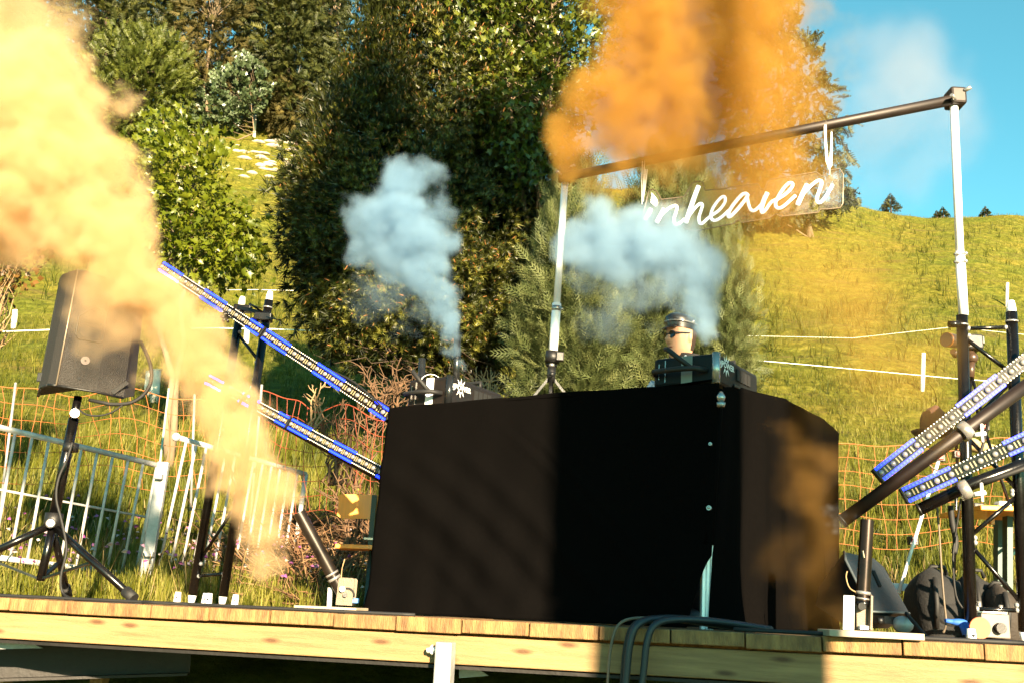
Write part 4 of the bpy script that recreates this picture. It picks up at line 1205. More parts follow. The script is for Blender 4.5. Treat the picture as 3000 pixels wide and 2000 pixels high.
# ------------------------------------------------------------------ LED bars
LED_W = emit('white_led', (1.0, .93, .78), .14)
LED_B = emit('blue_led', (.012, .04, 1.0), 1.6)
LED_BG = emit('blue_led_glow', (.004, .015, 1.0), 1.5)  # halo round the blue LEDs, put in as glowing strips
LENS = mat('clear_lens', (.26, .25, .24), .12, .1, var=.35, scale=60, spec=.8, coat=.6)
STRB = mat('strobe_strip', (.42, .34, .20), .3, var=.1, spec=.6)
BARW, BARL = .064, 1.03
def make_led_bar():
    t = thing('led_bar', 'x', 'light bar', (0, 0, 0))
    # local: x along the bar from 0 to BARL, front face towards -y, z up
    m = MB(); m.obox((BARL / 2, .024, 0), (1, 0, 0), (0, 1, 0), (0, 0, 1), BARL / 2, .024, BARW / 2, .004); m.build('housing', BLACKM, t, local=True)
    for x in (.003, BARL - .003):
        m = MB(); m.obox((x, .026, 0), (1, 0, 0), (0, 1, 0), (0, 0, 1), .006, .030, BARW / 2 + .003, .003); m.build('end_cap', PLASTIC, t, local=True)
    n = 16; s = BARL / n
    lens0 = strip0 = None
    for k in range(n):
        x = s * (k + .3)
        if lens0 is None:
            lm = MB(); lm.tube([(0, .004, 0), (0, -.004, 0)], .0132, 16, cap=False)
            lm.ball((0, -.003, 0), .0124, 16, 8, (1, .55, 1))
            lens0 = lm.build('lens', LENS, t, local=True); lens0.location = (x, 0, 0)
            sm = MB()
            for q in (-.008, .008): sm.obox((q, 0, 0), (1, 0, 0), (0, 1, 0), (0, 0, 1), .0028, .002, .0125)
            strip0 = sm.build('strobe', STRB, t, local=True); strip0.location = (x + s * .5, -.001, 0)
        else:
            for o, xx, yy in ((lens0, x, 0), (strip0, x + s * .5, -.001)):
                c = o.copy(); COL.objects.link(c); c.location = (xx, yy, 0)
    # LEDs: two rows, sections of four lenses, every second section blue
    w, b, g = MB(), MB(), MB()
    for k in range(n * 4):
        x = s * (k + .5) / 4
        blue = (k // 14) % 2 == 0
        for zz in (-.0265, .0265):
            (b if blue else w).obox((x, -.001, zz), (1, 0, 0), (0, 1, 0), (0, 0, 1), .0042 if blue else .0023, .002, .0042 if blue else .0023)
    w.build('white_leds', LED_W, t, local=True, kind='stuff'); b.build('blue_leds', LED_B, t, local=True, kind='stuff')
    for sec in range(5):
        if sec % 2 == 0:
            x0, x1 = s * sec * 14 / 4, min(BARL, s * (sec + 1) * 14 / 4)
            for zz in (-.0265, .0265):
                g = MB()
                g.obox(((x0 + x1) / 2, .0012, zz), (1, 0, 0), (0, 1, 0), (0, 0, 1), (x1 - x0) / 2 - .004, .0015, .0072)
                g.build('blue_glow_strip', LED_BG, t, local=True)
    return t
proto_bar = None
def led_bar(lab, a, b, face, flip=False):
    """a: where the bar's left end is, b: a point its axis runs towards, face: which way the LEDs look"""
    global proto_bar
    a, b = Vector(a), Vector(b)
    x = (b - a).normalized(); f = Vector(face); f = (f - x * f.dot(x)).normalized()
    y = -f; z = x.cross(y)
    if proto_bar is None:
        proto_bar = make_led_bar(); o = proto_bar
    else:
        o = copy_tree(proto_bar)
    o.rotation_mode = 'QUATERNION'
    o.rotation_quaternion = Matrix(((x.x, y.x, z.x), (x.y, y.y, z.y), (x.z, y.z, z.z))).to_quaternion()
    o.location = a
    L = (b - a).length
    o.scale = (L / BARL, 1, 1)
    return props(o, lab, 'light bar', 'LED light bars')
def bar_pts(p0, p1, y0, y1): return P(*p0, y0), P(*p1, y1)
toc = Vector((0, -1, 0))
U0a, U1a = P(470, 778, 6.05), P(1140, 1218, 5.02)
Um = U0a.lerp(U1a, .498)
led_bar('upper left LED bar, its outer end fading into the orange smoke', U0a, Um, -U0a)
led_bar('upper left LED bar running down behind the booth corner', U0a.lerp(U1a, .506), U1a, -U1a)
L0a, L1a = P(605, 1108, 6.15), P(1150, 1400, 5.0)
led_bar('lower left LED bar mostly hidden by the orange smoke', L0a, L0a.lerp(L1a, .495), -L0a)
led_bar('lower left LED bar ending behind the left edge of the booth', L0a.lerp(L1a, .503), L1a, -L1a)
R0a, R1a = P(2572, 1392, 4.30), P(3075, 1000, 4.12)
led_bar('upper right LED bar crossing the right truss', R0a, R0a + (R1a - R0a).normalized() * BARL, -R0a)
Q0a, Q1a = P(2648, 1452, 4.22), P(3110, 1240, 4.02)
led_bar('lower right LED bar in front of the right truss foot', Q0a, Q0a + (Q1a - Q0a).normalized() * BARL, -Q0a)
def bar_pipe(lab, pts, r, m_=None):
    t = thing('mounting_pipe', lab, 'pipe', pts[0], group='pipes carrying the light bars')
    MB().tube(pts, r, 16).build('pipe', m_ or BLACKM, t)
    for e in (pts[0], pts[-1]):
        d = (pts[-1] - pts[0]).normalized()
        MB().tube([e - d * .004, e + d * .004], r * 1.1, 16).build('end_ring', PLASTIC, t)
    return t
dn = Vector((0, .06, -.02))
bar_pipe('black pipe behind the upper left light bars', [P(462, 772, 6.05) + dn, U1a + dn + Vector((.03, 0, .03))], .026)
bar_pipe('black pipe behind the lower left light bars', [L0a + dn, L1a + dn], .026)
bar_pipe('black pipe tinted smoke brown below the upper right light bar', [P(2468, 1525, 4.42), P(3100, 1060, 4.25)], .029, DARKPIPE)
bar_pipe('black pipe below the lower right light bar', [P(2692, 1492, 4.36), P(2850, 1415, 4.30), P(3100, 1322, 4.2)], .026)
def bar_clamp(lab, c, ax):
    t = thing('pipe_clamp', lab, 'clamp', c, group='silver pipe clamps')
    ax = Vector(ax).normalized()
    MB().tube([c - ax * .022, c + ax * .022], .042, 16).build('band', CHROME, t)
    s_ = ax.orthogonal().normalized()
    MB().tube([c + Vector((.03, -.03, -.02)), c + Vector((.075, -.035, -.01))], .010, 8).tube([c + Vector((.06, -.035, -.05)), c + Vector((.06, -.035, .03))], .007, 6).build('bolt', ALU, t)
bar_clamp('silver clamp on the upper right pipe at the truss', P(2826, 1262, 4.32), P(3100, 1060, 4.25) - P(2468, 1525, 4.42))
bar_clamp('silver clamp on the lower right pipe at the truss', P(2824, 1434, 4.27), Q1a - Q0a)
t = thing('wing_clamp', 'black wing screw clamp holding the upper left bars to the left truss', 'clamp', P(740, 925, 5.72))
m = MB(); m.box(P(712, 905, 5.7), (.05, .03, .02), .006); m.box(P(772, 930, 5.6), (.05, .03, .025), .006); m.bar(P(700, 902, 5.68), P(790, 922, 5.6), .03, .02); m.build('jaw', BLACKM, t)
m = MB(); m.bar(P(732, 890, 5.62), P(770, 915, 5.6), .012, .012); m.bar(P(735, 893, 5.6), P(762, 902, 5.55), .035, .006); m.bar(P(785, 930, 5.55), P(812, 936, 5.5), .03, .006); m.build('wing_screw', BLACKM, t)
m = MB()
for k in range(6):
    a = k * 1.05; c = P(663, 930, 5.6); m.tube([c, c + Vector((.035 * math.cos(a), -.01, .035 * math.sin(a)))], .008, 6)
m.tube([P(663, 930, 5.6), P(682, 928, 5.65)], .007, 6); m.build('star_knob', BLACKM, t)

# ------------------------------------------------------------------ loudspeaker on its tripod stand
SY = 4.62
GRILLE = mat('speaker_grille', (.010, .008, .0065), .7, var=.35, scale=220, bump=.3, bscale=300)
SPK = mat('speaker_paint', (.018, .0145, .0115), .55, var=.35, scale=160, bump=.7, bscale=260, spec=.5)
spk = thing('loudspeaker', 'black loudspeaker tilted on its stand, half wrapped in orange smoke', 'loudspeaker', P(235, 1170, SY))
# cabinet cross-section (plan) in pixel columns at the bottom: bowed grille on the left, side panel, back panel
def sp(px, py, y): return P(px, py, y)
base = [(112, 1158, SY + .05), (120, 1135, SY - .04), (142, 1126, SY - .085), (166, 1128, SY - .10), (282, 1147, SY - .02), (362, 1165, SY + .09), (393, 1160, SY + .17), (385, 1120, SY + .33), (180, 1085, SY + .30)]
topv = [(178, 818, SY + .05), (186, 806, SY - .04), (208, 797, SY - .085), (230, 791, SY - .10), (330, 818, SY - .02), (405, 845, SY + .09), (425, 855, SY + .17), (415, 835, SY + .33), (240, 790, SY + .30)]
m = MB(); nb = len(base)
bv = [sp(*q) for q in base]; tv = [sp(*q) for q in topv]
m.add(bv + tv, [tuple(reversed(range(nb))), tuple(range(nb, 2 * nb))] + [(i, (i + 1) % nb, nb + (i + 1) % nb, nb + i) for i in range(3, nb)])
m.build('cabinet', SPK, spk)
m = MB()
off = Vector((-.004, -.005, 0))
gb = [v + off for v in bv[0:4]]; gt = [v + off for v in tv[0:4]]
m.add(gb + gt, [(i, i + 1, 5 + i, 4 + i) for i in range(3)], False)
m.add([v - off * .8 for v in bv[0:4]] + [v - off * .8 for v in tv[0:4]], [(i + 1, i, 4 + i, 5 + i) for i in range(3)], False)
m.build('grille', GRILLE, spk)
EDGE = mat('speaker_edge', (.30, .24, .18), .4, .3, var=.2)
m = MB(); m.tube([bv[3] + Vector((0, -.006, 0)), tv[3] + Vector((0, -.006, 0))], .0038, 6); m.build('edge_line', EDGE, spk)  # sun highlight along the cabinet edge, put in as a pale tube
m = MB()
for i in range(3): m.tube([bv[i], bv[i + 1]], .008, 6)
m.tube([bv[3], bv[4], bv[5]], .006, 6); m.build('bottom_trim', PLASTIC, spk)
# points on the right side panel (between vertices 3-4): s across, t up
def side(s, t, o=0.0):
    p = bv[3].lerp(bv[4], s).lerp(tv[3].lerp(tv[4], s), t)
    n_ = (bv[4] - bv[3]).cross(tv[3] - bv[3]).normalized()
    return p + n_ * o
def rrect(s0, s1, t0, t1, cut, o):
    return [side(s0, t0 + .03, o), side(s0 + .08, t0, o), side(s1 - .08, t0, o), side(s1, t0 + .03, o), side(s1, t1 - .03, o), side(s1 - .10, t1, o), side(s0 + .3 * cut + .05, t1, o), side(s0, t1 - .09 * cut - .02, o)]
hr = rrect(.24, .98, .42, .72, 1, .004)
m = MB(); m.tube(hr + [hr[0]], .0035, 6, cap=False); m.build('handle_rim', PLASTIC, spk)
for (a, b_, c_) in ((.445, .535, 0), (.57, .68, 1)):
    q = rrect(.34, .90, a, b_, c_, .0015)
    m = MB(); m.add(q, [tuple(range(8))]); m.build('handle_recess', DARKP, spk)
m = MB(); m.tube([side(.60, .245, -.004), side(.60, .245, .006)], .020, 18); m.build('mount_cap', BROWNP if 'BROWNP' in globals() else mat('brown_cap', (.06, .022, .012), .5), spk)
m = MB(); m.tube([side(.60, .245, .004), side(.60, .245, .0075)], .004, 8); m.tube([side(.52, .09, -.004), side(.52, .09, .004)], .007, 10); m.build('screw', DARKP, spk)
m = MB(); p0 = bv[0].lerp(bv[1], .5).lerp(tv[0].lerp(tv[1], .5), .12) + off * 2; m.box(p0, (.012, .004, .022), .003); m.build('badge', PLASTIC, spk)
m = MB(); e0 = bv[5].lerp(tv[5], .03); m.bar(bv[5].lerp(bv[4], .45).lerp(tv[5].lerp(tv[4], .45), .02), bv[5].lerp(tv[5], .14) + Vector((.01, -.01, 0)), .014, .02); m.build('lower_edge', PLASTIC, spk)

stand = thing('speaker_stand', 'black tripod stand under the left loudspeaker, cable wound round it', 'speaker stand', P(155, 1750, SY + .03))
TY = SY + .06
m = MB(); m.tube([P(229, 1160, TY), P(212, 1245, TY)], .0185, 14); m.build('upper_pole', BLACKM, stand)
m = MB(); m.tube([P(216, 1225, TY), P(160, 1502, TY)], .024, 14); m.build('lower_pole', BLACKM, stand)
m = MB(); m.tube([P(219, 1208, TY - .035), P(219, 1209, TY - .06)], .021, 14); m.build('lock_knob', ALU, stand)
m = MB(); m.tube([P(210, 1298, TY), P(206, 1322, TY)], .034, 14); m.build('tape_wrap', PLASTIC, stand)
m = MB(); m.tube([P(160, 1502, TY), P(153, 1545, TY)], .040, 14); m.tube([P(148, 1530, TY - .03), P(148, 1531, TY - .055)], .022, 12); m.build('hub', PLASTIC, stand)
MB().tube([P(148, 1530, TY - .054), P(148, 1531, TY - .064)], .016, 14).build('hub_cap', ALU, stand)
m = MB(); m.tube([P(155, 1540, TY), P(118, 1700, TY)], .019, 12); m.build('centre_tube', BLACKM, stand)
for e, y in (((-40, 1625), TY - .12), ((388, 1748), TY - .20), ((196, 1738), TY + .34)):
    q = P(*e, y)
    q.z = max(q.z, deck_z(q.x, q.y) + .012) if e[0] > 0 else q.z
    m = MB(); m.tube([P(153, 1535, TY), q], .0165, 12); leg = m.build('leg', BLACKM, stand)
    if e[0] > 0:
        d = (q - P(153, 1535, TY)).normalized()
        MB().tube([q - d * .05, q + d * .012], .024, 12).build('rubber_foot', RUBBER, leg)
q2 = P(-320, 1745, TY - .2)
for a, b_ in (((118, 1695), (272, 1645)), ((118, 1695), (-60, 1625)), ((122, 1692), (180, 1640))):
    m = MB(); m.bar(P(*a, TY), P(*b_, TY - (.05 if b_[0] != 180 else -.12)), .022, .010); m.build('strut', BLACKM, stand)
def cable(lab, pts, r, m_=RUBBER, grp='black cables on the stage', name='cable'):
    out = []
    q = [Vector(p) for p in pts]
    for i in range(len(q) - 1):
        p0, p1, p2, p3 = q[max(i - 1, 0)], q[i], q[i + 1], q[min(i + 2, len(q) - 1)]
        for k in range(4):
            u = k / 4
            out.append(.5 * ((2 * p1) + (p2 - p0) * u + (2 * p0 - 5 * p1 + 4 * p2 - p3) * u * u + (3 * p1 - p0 - 3 * p2 + p3) * u ** 3))
    out.append(q[-1])
    return MB().tube(out, r, 7).build(name, m_, None, label=lab, cat='cable', group=grp)
cable('black cable hanging in a loop from the back of the left loudspeaker', [P(412, 1000, SY + .1), P(438, 1060, SY), P(443, 1110, SY), P(425, 1150, SY), P(385, 1178, SY), P(330, 1183, SY), P(300, 1178, SY), P(262, 1170, SY + .02)], .009)
cable('thin cable sagging under the left loudspeaker to its stand', [P(360, 1185, SY), P(325, 1208, SY), P(285, 1217, SY), P(250, 1212, SY), P(232, 1198, SY + .02)], .0045)
cable('cable winding down the left speaker stand to the stage', [P(212, 1295, SY), P(196, 1345, SY), P(172, 1400, SY), P(165, 1460, SY), P(182, 1530, SY), P(195, 1610, SY), P(178, 1690, SY), P(190, 1742, SY), DP(260, 1750, 4.5), DP(420, 1760, 4.45)], .006)

# ------------------------------------------------------------------ galvanised crowd barriers
GALV_P = mat('barrier_galvanising', (.62, .60, .58), .5, .05, var=.22, scale=18, bump=.12)
def barrier(lab, TLp, TRp, BLp, BRp, yl, yr, nb, mid, posts, lowx=None):
    tlc, trc, blc, brc = P(*TLp, yl), P(*TRp, yr), P(*BLp, yl), P(*BRp, yr)
    t = thing('crowd_barrier', lab, 'barrier', (blc + brc) / 2, group='galvanised crowd barriers')
    r = .021
    MB().tube([tlc, trc], r, 12).build('top_rail', GALV_P, t)
    MB().tube([blc, brc], r, 12).build('bottom_rail', GALV_P, t)
    if mid is not None:
        MB().tube([blc.lerp(tlc, mid), brc.lerp(trc, mid)], .009, 8).build('middle_rail', GALV_P, t)
    b0 = None
    for k in range(nb):
        s = (k + 1) / (nb + 1)
        MB().tube([blc.lerp(brc, s), tlc.lerp(trc, s)], .0112, 8).build('bar', GALV_P, t)
    for (a, b_) in posts(tlc, trc, blc, brc):
        MB().tube([a, b_], r, 12).build('end_post', GALV_P, t)
    return t
bA = barrier('galvanised barrier at the far left, behind the speaker stand', (-330, 1172), (464, 1362), (-400, 1582), (400, 1684), 6.6, 7.7, 15, .52, lambda a, b, c, d: [(d, b)])
bB = barrier('galvanised barrier behind the left truss, in front of the brushwood', (516, 1279), (896, 1388), (424, 1694), (843, 1741), 7.75, 8.8, 13, None, lambda a, b, c, d: [(d - Vector((0, 0, .12)), b)])
MB().ball(P(516, 1279, 7.75), .034, 12, 8).build('rail_cap', GALV_P, bB); MB().ball(P(427, 1694, 7.75), .036, 12, 8).build('rail_cap', GALV_P, bB)
t = thing('barrier_post', 'flat galvanised post on a foot plate between the two barriers', 'post', P(420, 1745, 7.55))
m = MB(); m.bar(P(418, 1742, 7.55), P(480, 1352, 7.55), .085, .05, up=(0, 1, 0), bev=.008); m.build('post', GALV, t)
m = MB(); c = P(420, 1745, 7.5); m.box((c.x, c.y, c.z + .02), (.19, .10, .02), .004); m.build('foot_plate', GALV, t)
m = MB(); m.box(P(436, 1622, 7.5), (.035, .03, .02), .006); m.box(P(465, 1395, 7.5), (.03, .03, .02), .006); m.build('hinge', GALV, t)

# ------------------------------------------------------------------ smoke launchers
def launcher(lab, board, by, tube, ty, bracket, plate_px, up):
    t = thing('smoke_launcher', lab, 'smoke launcher', bracket, group='smoke launchers on the stage edge')
    return t
t = thing('smoke_launcher', 'tilted smoke launcher tube aimed up left, blowing orange smoke', 'smoke launcher', DP(1000, 1775, 4.6), group='smoke launchers on the stage edge')
ya = 4.62
tube_m = mat('launcher_tube', (.030, .022, .017), .33, .55, var=.5, scale=9)
a, b = P(1012, 1752, ya), P(876, 1500, ya - .06)
m = MB(); m.tube([a, b], .0285, 20, cap=False); m.tube([b, a], .0245, 20, cap=False); o = m.build('tube', tube_m, t)
c = a.lerp(b, .22); d = (b - a).normalized()
MB().tube([c, c + d * .012], .0305, 20).tube([c + d * .025, c + d * .034], .0305, 20).build('clamp_ring', CHROME, t)
SANDM = mat('bracket_plate', (.20, .155, .105), .55, .2, var=.2, scale=50, bump=.25, bscale=220)
bl_ = [P(983, 1770, ya - .05), P(992, 1694, ya - .05), P(996, 1690, ya - .05), P(1035, 1692, ya - .05), P(1039, 1697, ya - .05), P(1031, 1773, ya - .05)]
MB().prism(bl_, (0, .008, 0)).build('side_plate', SANDM, t)
MB().prism([p + Vector((0, .10, 0)) for p in bl_], (0, .008, 0)).build('side_plate', SANDM, t)
m = MB(); pts = [P(1017 + 20 * math.cos(a_), 1742 - 20 * math.sin(a_), ya - .052) for a_ in np.linspace(-.3, 1.9, 10)]
m.tube(pts, .0045, 6); m.build('slot', DARKP, t)
MB().tube([P(1003, 1724, ya - .05), P(1003, 1724, ya - .07)], .013, 14).build('knob', GALV, t)
MB().tube([P(1011, 1741, ya - .05), P(1011, 1741, ya - .066)], .010, 14).build('pivot_bolt', PLASTIC, t)
MB().box(P(1041, 1758, ya), (.014, .02, .011), .003).build('blue_plug', mat('blue_plastic', (.10, .30, .75), .4), t)
m = MB(); m.bar(P(965, 1775, ya + .02), P(968, 1720, ya + .02), .02, .02); m.build('stay', GALV, t)
bd0, bd1 = DP(884, 1780, ya - .08), DP(1062, 1785, ya - .1)
for w_ in (0,):
    m = MB(); m.bar(bd0 + Vector((0, 0, .012)), bd1 + Vector((0, 0, .012)), .26, .020, bev=.002); m.build('board', PLY, t)
cable('thin firing wire rising from the left smoke launcher', [P(1000, 1692, ya - .02), P(1002, 1665, ya), P(1010, 1636, ya)], .0025, m_=TWIG_P, grp='firing wires')

t = thing('smoke_launcher', 'upright scorched smoke launcher tube on the right stage edge', 'smoke launcher', DP(2545, 1850, 3.72), group='smoke launchers on the stage edge')
yb = 3.74
tube2 = mat('scorched_tube', (.026, .013, .008), .30, .6, var=.6, scale=6)
a, b = P(2527, 1760, yb), P(2541, 1522, yb)
m = MB(); m.tube([a, b], .0245, 22, cap=False); m.tube([b, a], .0205, 22, cap=False); m.build('tube', tube2, t)
MB().tube([a.lerp(b, .08), a.lerp(b, .12)], .0275, 20).tube([a.lerp(b, .02), a.lerp(b, .04)], .027, 20).build('clamp_ring', CHROME, t)
MB().tube([a - Vector((0, 0, .02)), a - Vector((0, 0, .0))], [.02, .027], 18).build('socket', BLACKM, t)
for (x0, x1, m_) in ((2470, 2502, GALV), (2550, 2556, SANDM)):
    q = [P(x0, 1842, yb - .03), P(x0 + 2, 1742, yb - .03), P(x1 + 2, 1744, yb - .03), P(x1, 1845, yb - .03)]
    MB().prism(q, (0, .09 if x0 > 2500 else .006, 0)).build('side_plate', m_, t)
MB().box(P(2527, 1800, yb + .02), (.03, .02, .055), .004).build('bracket_back', SANDM, t)
MB().tube([P(2526, 1775, yb - .01), P(2526, 1775, yb - .03)], .014, 14).build('knob', PLASTIC, t)
MB().box(P(2530, 1837, yb - .01), (.015, .01, .006)).build('bolt_plate', ALU, t)
m = MB(); m.bar(DP(2412, 1855, yb - .06) + Vector((0, 0, .013)), DP(2683, 1865, yb - .1) + Vector((0, 0, .013)), .22, .022, bev=.002); m.build('board', PLY, t)
MB().bar(P(2531, 1632, yb - .025), P(2527, 1612, yb - .026), .008, .003).build('tape_scrap', PLY, t)
cable('thin firing wire looping left of the right smoke launcher', [P(2520, 1738, yb), P(2490, 1722, yb), P(2479, 1690, yb), P(2482, 1672, yb)], .0025, m_=TWIG_P, grp='firing wires')

# ------------------------------------------------------------------ benches and table
t = thing('beer_bench', 'orange wooden folding bench with backrest and green legs left of the booth', 'bench', DP(1060, 1760, 6.3))
yb = 6.35
back = [(992, 1470), (990, 1452), (1000, 1446), (1300, 1450), (1300, 1522), (998, 1517), (988, 1508)]
MB().prism([P(*q, yb) for q in back], (0, .022, 0)).build('backrest', ORANGE_WOOD, t)
m = MB(); m.bar(P(990, 1601, yb - .12), P(1300, 1612, yb - .12), .24, .026, bev=.004); m.build('seat', ORANGE_WOOD, t)
m = MB(); m.bar(P(1098, 1449, yb - .02), P(1085, 1600, yb - .02), .045, .03); m.build('back_support', GREEN_M, t)
for e in ((1075, 1770, -.25), (1085, 1765, .1)):
    m = MB(); q = P(e[0], e[1], yb + e[2]); q.z = deck_z(q.x, q.y) + .01; m.bar(P(1090, 1615, yb - .1), q, .04, .03); m.build('leg', GREEN_M, t)
MB().box(P(1085, 1577, yb - .05), (.04, .01, .006)).build('bracket_bolt', CHROME, t)
t = thing('beer_table', 'orange wooden folding table with green legs at the right edge', 'table', DP(2940, 1850, 5.4))
yt = 5.4
m = MB(); m.bar(P(2810, 1498, yt), P(3250, 1512, yt), .5, .026, bev=.004); m.build('tabletop', ORANGE_WOOD, t)
for (x0, y0, x1, y1, dy) in ((2952, 1512, 2950, 1838, 0), (2925, 1512, 2922, 1830, .3)):
    q = P(x1, y1, yt + dy); q.z = deck_z(q.x, q.y) + .01
    m = MB(); m.bar(P(x0, y0, yt + dy), q, .055, .03); m.build('leg', GREEN_M, t)
m = MB(); m.bar(P(2905, 1512, yt), P(2905, 1535, yt), .03, .02); m.build('cross_beam', ORANGE_WOOD, t)
MB().bar(P(2955, 1630, yt), P(3030, 1560, yt + .1), .02, .012).build('stay', GREEN_M, t)
def small(name, lab, cat, mb, m_, grp=None): return mb.build(name, m_, None, label=lab, cat=cat, group=grp)
small('white_box', 'small white box on the orange table at the right', 'box', MB().box(P(2938, 1475, yt - .05), (.032, .03, .012), .004), WHITE)
small('paper_sheet', 'white sheet of paper on the orange table', 'paper', MB().box(P(2890, 1490, yt - .05), (.045, .06, .0015)), WHITE)
small('black_adapter', 'black adapter lying on the orange table by the truss', 'adapter', MB().box(P(2862, 1482, yt - .05), (.028, .03, .016), .006), PLASTIC)
cable('short black cable behind the white box on the table', [P(2908, 1492, yt - .08), P(2910, 1480, yt - .06), P(2920, 1478, yt - .05), P(2935, 1484, yt - .06)], .004)
small('cream_cloth', 'cream cloth lying in the grass behind the right truss', 'cloth', MB().ball(P(2880, 1312, 6.6), .11, 14, 8, (1.0, .5, .34)).ball(P(2850, 1300, 6.6), .06, 12, 8, (.9, .6, .7)).ball(P(2925, 1318, 6.6), .07, 12, 8, (1.1, .6, .5)), mat('cream_fabric', (.55, .40, .18), .9, var=.2))

# ------------------------------------------------------------------ stage monitor, bags, boxes on the right
t = thing('stage_monitor', 'dark blue grey wedge monitor leaning right of the booth', 'monitor', DP(2570, 1830, 4.45))
MON = mat('monitor_paint', (.020, .025, .031), .5, .1, var=.15, scale=60, bump=.15, bscale=250)
f0 = [P(2473, 1615, 4.55), P(2560, 1634, 4.66), P(2590, 1660, 4.66), P(2664, 1795, 4.50), P(2552, 1790, 4.22), P(2478, 1640, 4.36)]
MB().add(f0, [(0, 5, 4, 3, 2, 1)]).add([f0[4], f0[3], f0[3] + Vector((-.05, .12, -.07)), f0[4] + Vector((-.05, .12, -.07))], [(0, 3, 2, 1)]).add([f0[0], f0[4], f0[4] + Vector((-.05, .12, -.07)), f0[0] + Vector((-.10, .2, -.22))], [(0, 1, 2, 3)]).build('cabinet', MON, t)
q0 = f0[0].lerp(f0[5], .5); 
m = MB(); m.tube([f0[0], f0[5], f0[4], f0[3]], .006, 6); m.build('edge_line', mat('monitor_edge', (.10, .12, .13), .4), t)
a, b = P(2558, 1672, 4.42), P(2578, 1716, 4.36)
MB().bar(a, b, .012, .012).build('handle_slot', DARKP, t)
m = MB(); m.bar(P(2560, 1812, 4.3), P(2630, 1818, 4.4), .10, .03); m.tube([P(2578, 1808, 4.24), P(2580, 1825, 4.24)], .014, 10); m.build('base', PLASTIC, t)
MB().ball(P(2645, 1828, 4.3), .045, 14, 8, (1, .7, .8)).build('port_trim', GALV, t)
BAG = mat('bag_fabric', (.005, .005, .0055), .85, var=.35, scale=20, bump=.4, bscale=90)
BAGB = mat('brown_bag_fabric', (.025, .017, .011), .8, var=.35, scale=14, bump=.4, bscale=80)
def bag(lab, cx, top, w, h, y, m_):
    b = DP(cx, 1840, y); t = thing('bag', lab, 'bag', b, group='bags on the right of the stage')
    hw = w / F_PX * y / 2; hh = h / F_PX * y
    mb = MB(); n = 20; rows = []
    prof = [(0, .9), (.12, 1.0), (.45, 1.02), (.75, .95), (.9, .75), (.98, .4), (1.0, .02)]
    vs, fs = [], []
    for (zf, rf) in prof:
        for k in range(n):
            a = 6.283 * k / n
            ca, sa = math.cos(a), math.sin(a)
            pw = 4
            r_ = (abs(ca) ** pw + abs(sa) ** pw) ** (-1 / pw)
            wob = 1 + .05 * math.sin(3 * a + zf * 5)
            vs.append(b + Vector((hw * rf * r_ * ca * wob, .16 * rf * r_ * sa, hh * zf + .02 * math.sin(2 * a) * zf)))
    for i in range(len(prof) - 1):
        for k in range(n): fs.append((i * n + k, i * n + (k + 1) % n, (i + 1) * n + (k + 1) % n, (i + 1) * n + k))
    mb.add(vs, fs, True); mb.build('body', m_, t)
    m = MB(); m.ball(b + Vector((0, -.15, hh * .35)), hw * .6, 12, 8, (1, .35, .75)); m.build('front_pocket', m_, t)
    m = MB(); m.tube([b + Vector((-.05, -.02, hh * .97)), b + Vector((-.03, -.04, hh * 1.07)), b + Vector((.03, -.04, hh * 1.07)), b + Vector((.05, -.02, hh * .97))], .01, 6); m.build('carry_loop', RUBBER, t)
    m = MB()
    for s in (-1, 1): m.tube([b + Vector((s * hw * .55, -.165, hh * .15)), b + Vector((s * hw * .6, -.19, hh * .5)), b + Vector((s * hw * .5, -.15, hh * .88))], .012, 6)
    m.build('strap', RUBBER, t)
    return t
bag('black upright backpack left of the right truss post', 2745, 1650, 150, 185, 4.95, BAG)
bag('second black bag half hidden behind the right truss post', 2855, 1660, 110, 180, 5.05, BAG)
bag('brownish round bag right of the truss post', 2925, 1690, 80, 150, 4.9, BAGB)
small('silver_rail', 'silver rail lying behind the wedge monitor', 'rail', MB().bar(P(2600, 1716, 5.2), P(2670, 1720, 5.2), .05, .035), ALU)
t = thing('junction_box', 'grey power junction box with a silver lid on the right of the stage', 'power box', DP(2900, 1845, 4.75))
m = MB(); c = DP(2898, 1845, 4.75); m.box((c.x, c.y, c.z + .07), (.075, .05, .055), .006); m.build('case', mat('grey_case', (.17, .15, .13), .5, var=.2), t)
MB().box((c.x - .01, c.y - .01, c.z + .133), (.07, .05, .009), .003).build('lid', ALU, t)
m = MB(); m.tube([(c.x + .02, c.y - .05, c.z + .06), (c.x + .02, c.y - .08, c.z + .06)], .024, 14); m.build('socket', PLASTIC, t)
m = MB(); m.tube([(c.x - .05, c.y - .02, c.z + .14), (c.x - .05, c.y - .02, c.z + .175)], .010, 10); m.tube([(c.x + .05, c.y - .02, c.z + .14), (c.x + .05, c.y - .02, c.z + .165)], .010, 10); m.build('terminal', CHROME, t)
small('orange_pad', 'round orange pad leaning by the right truss foot', 'pad', MB().tube([DP(2872, 1830, 4.35) + Vector((0, 0, .055)), DP(2872, 1830, 4.35) + Vector((.0, .012, .056))], .045, 18), mat('orange_pad', (.70, .16, .06), .6))
gl = MB()
g0 = DP(2810, 1815, 4.45) + Vector((0, 0, .075))
gl.ball(g0, .035, 12, 8, (1.3, .6, .45))
for k in range(4): gl.tube([g0 + Vector((.01 * k, -.01, .0)), g0 + Vector((.012 * k + .01, -.02, -.05 - .008 * (k % 2)))], [.011, .008], 8)
gl.tube([g0 + Vector((-.02, 0, 0)), g0 + Vector((-.065, -.01, .004))], [.012, .008], 8)
small('blue_glove', 'bright blue glove hanging beside the right truss foot', 'glove', gl, mat('blue_fabric', (.02, .14, .62), .7, var=.2))
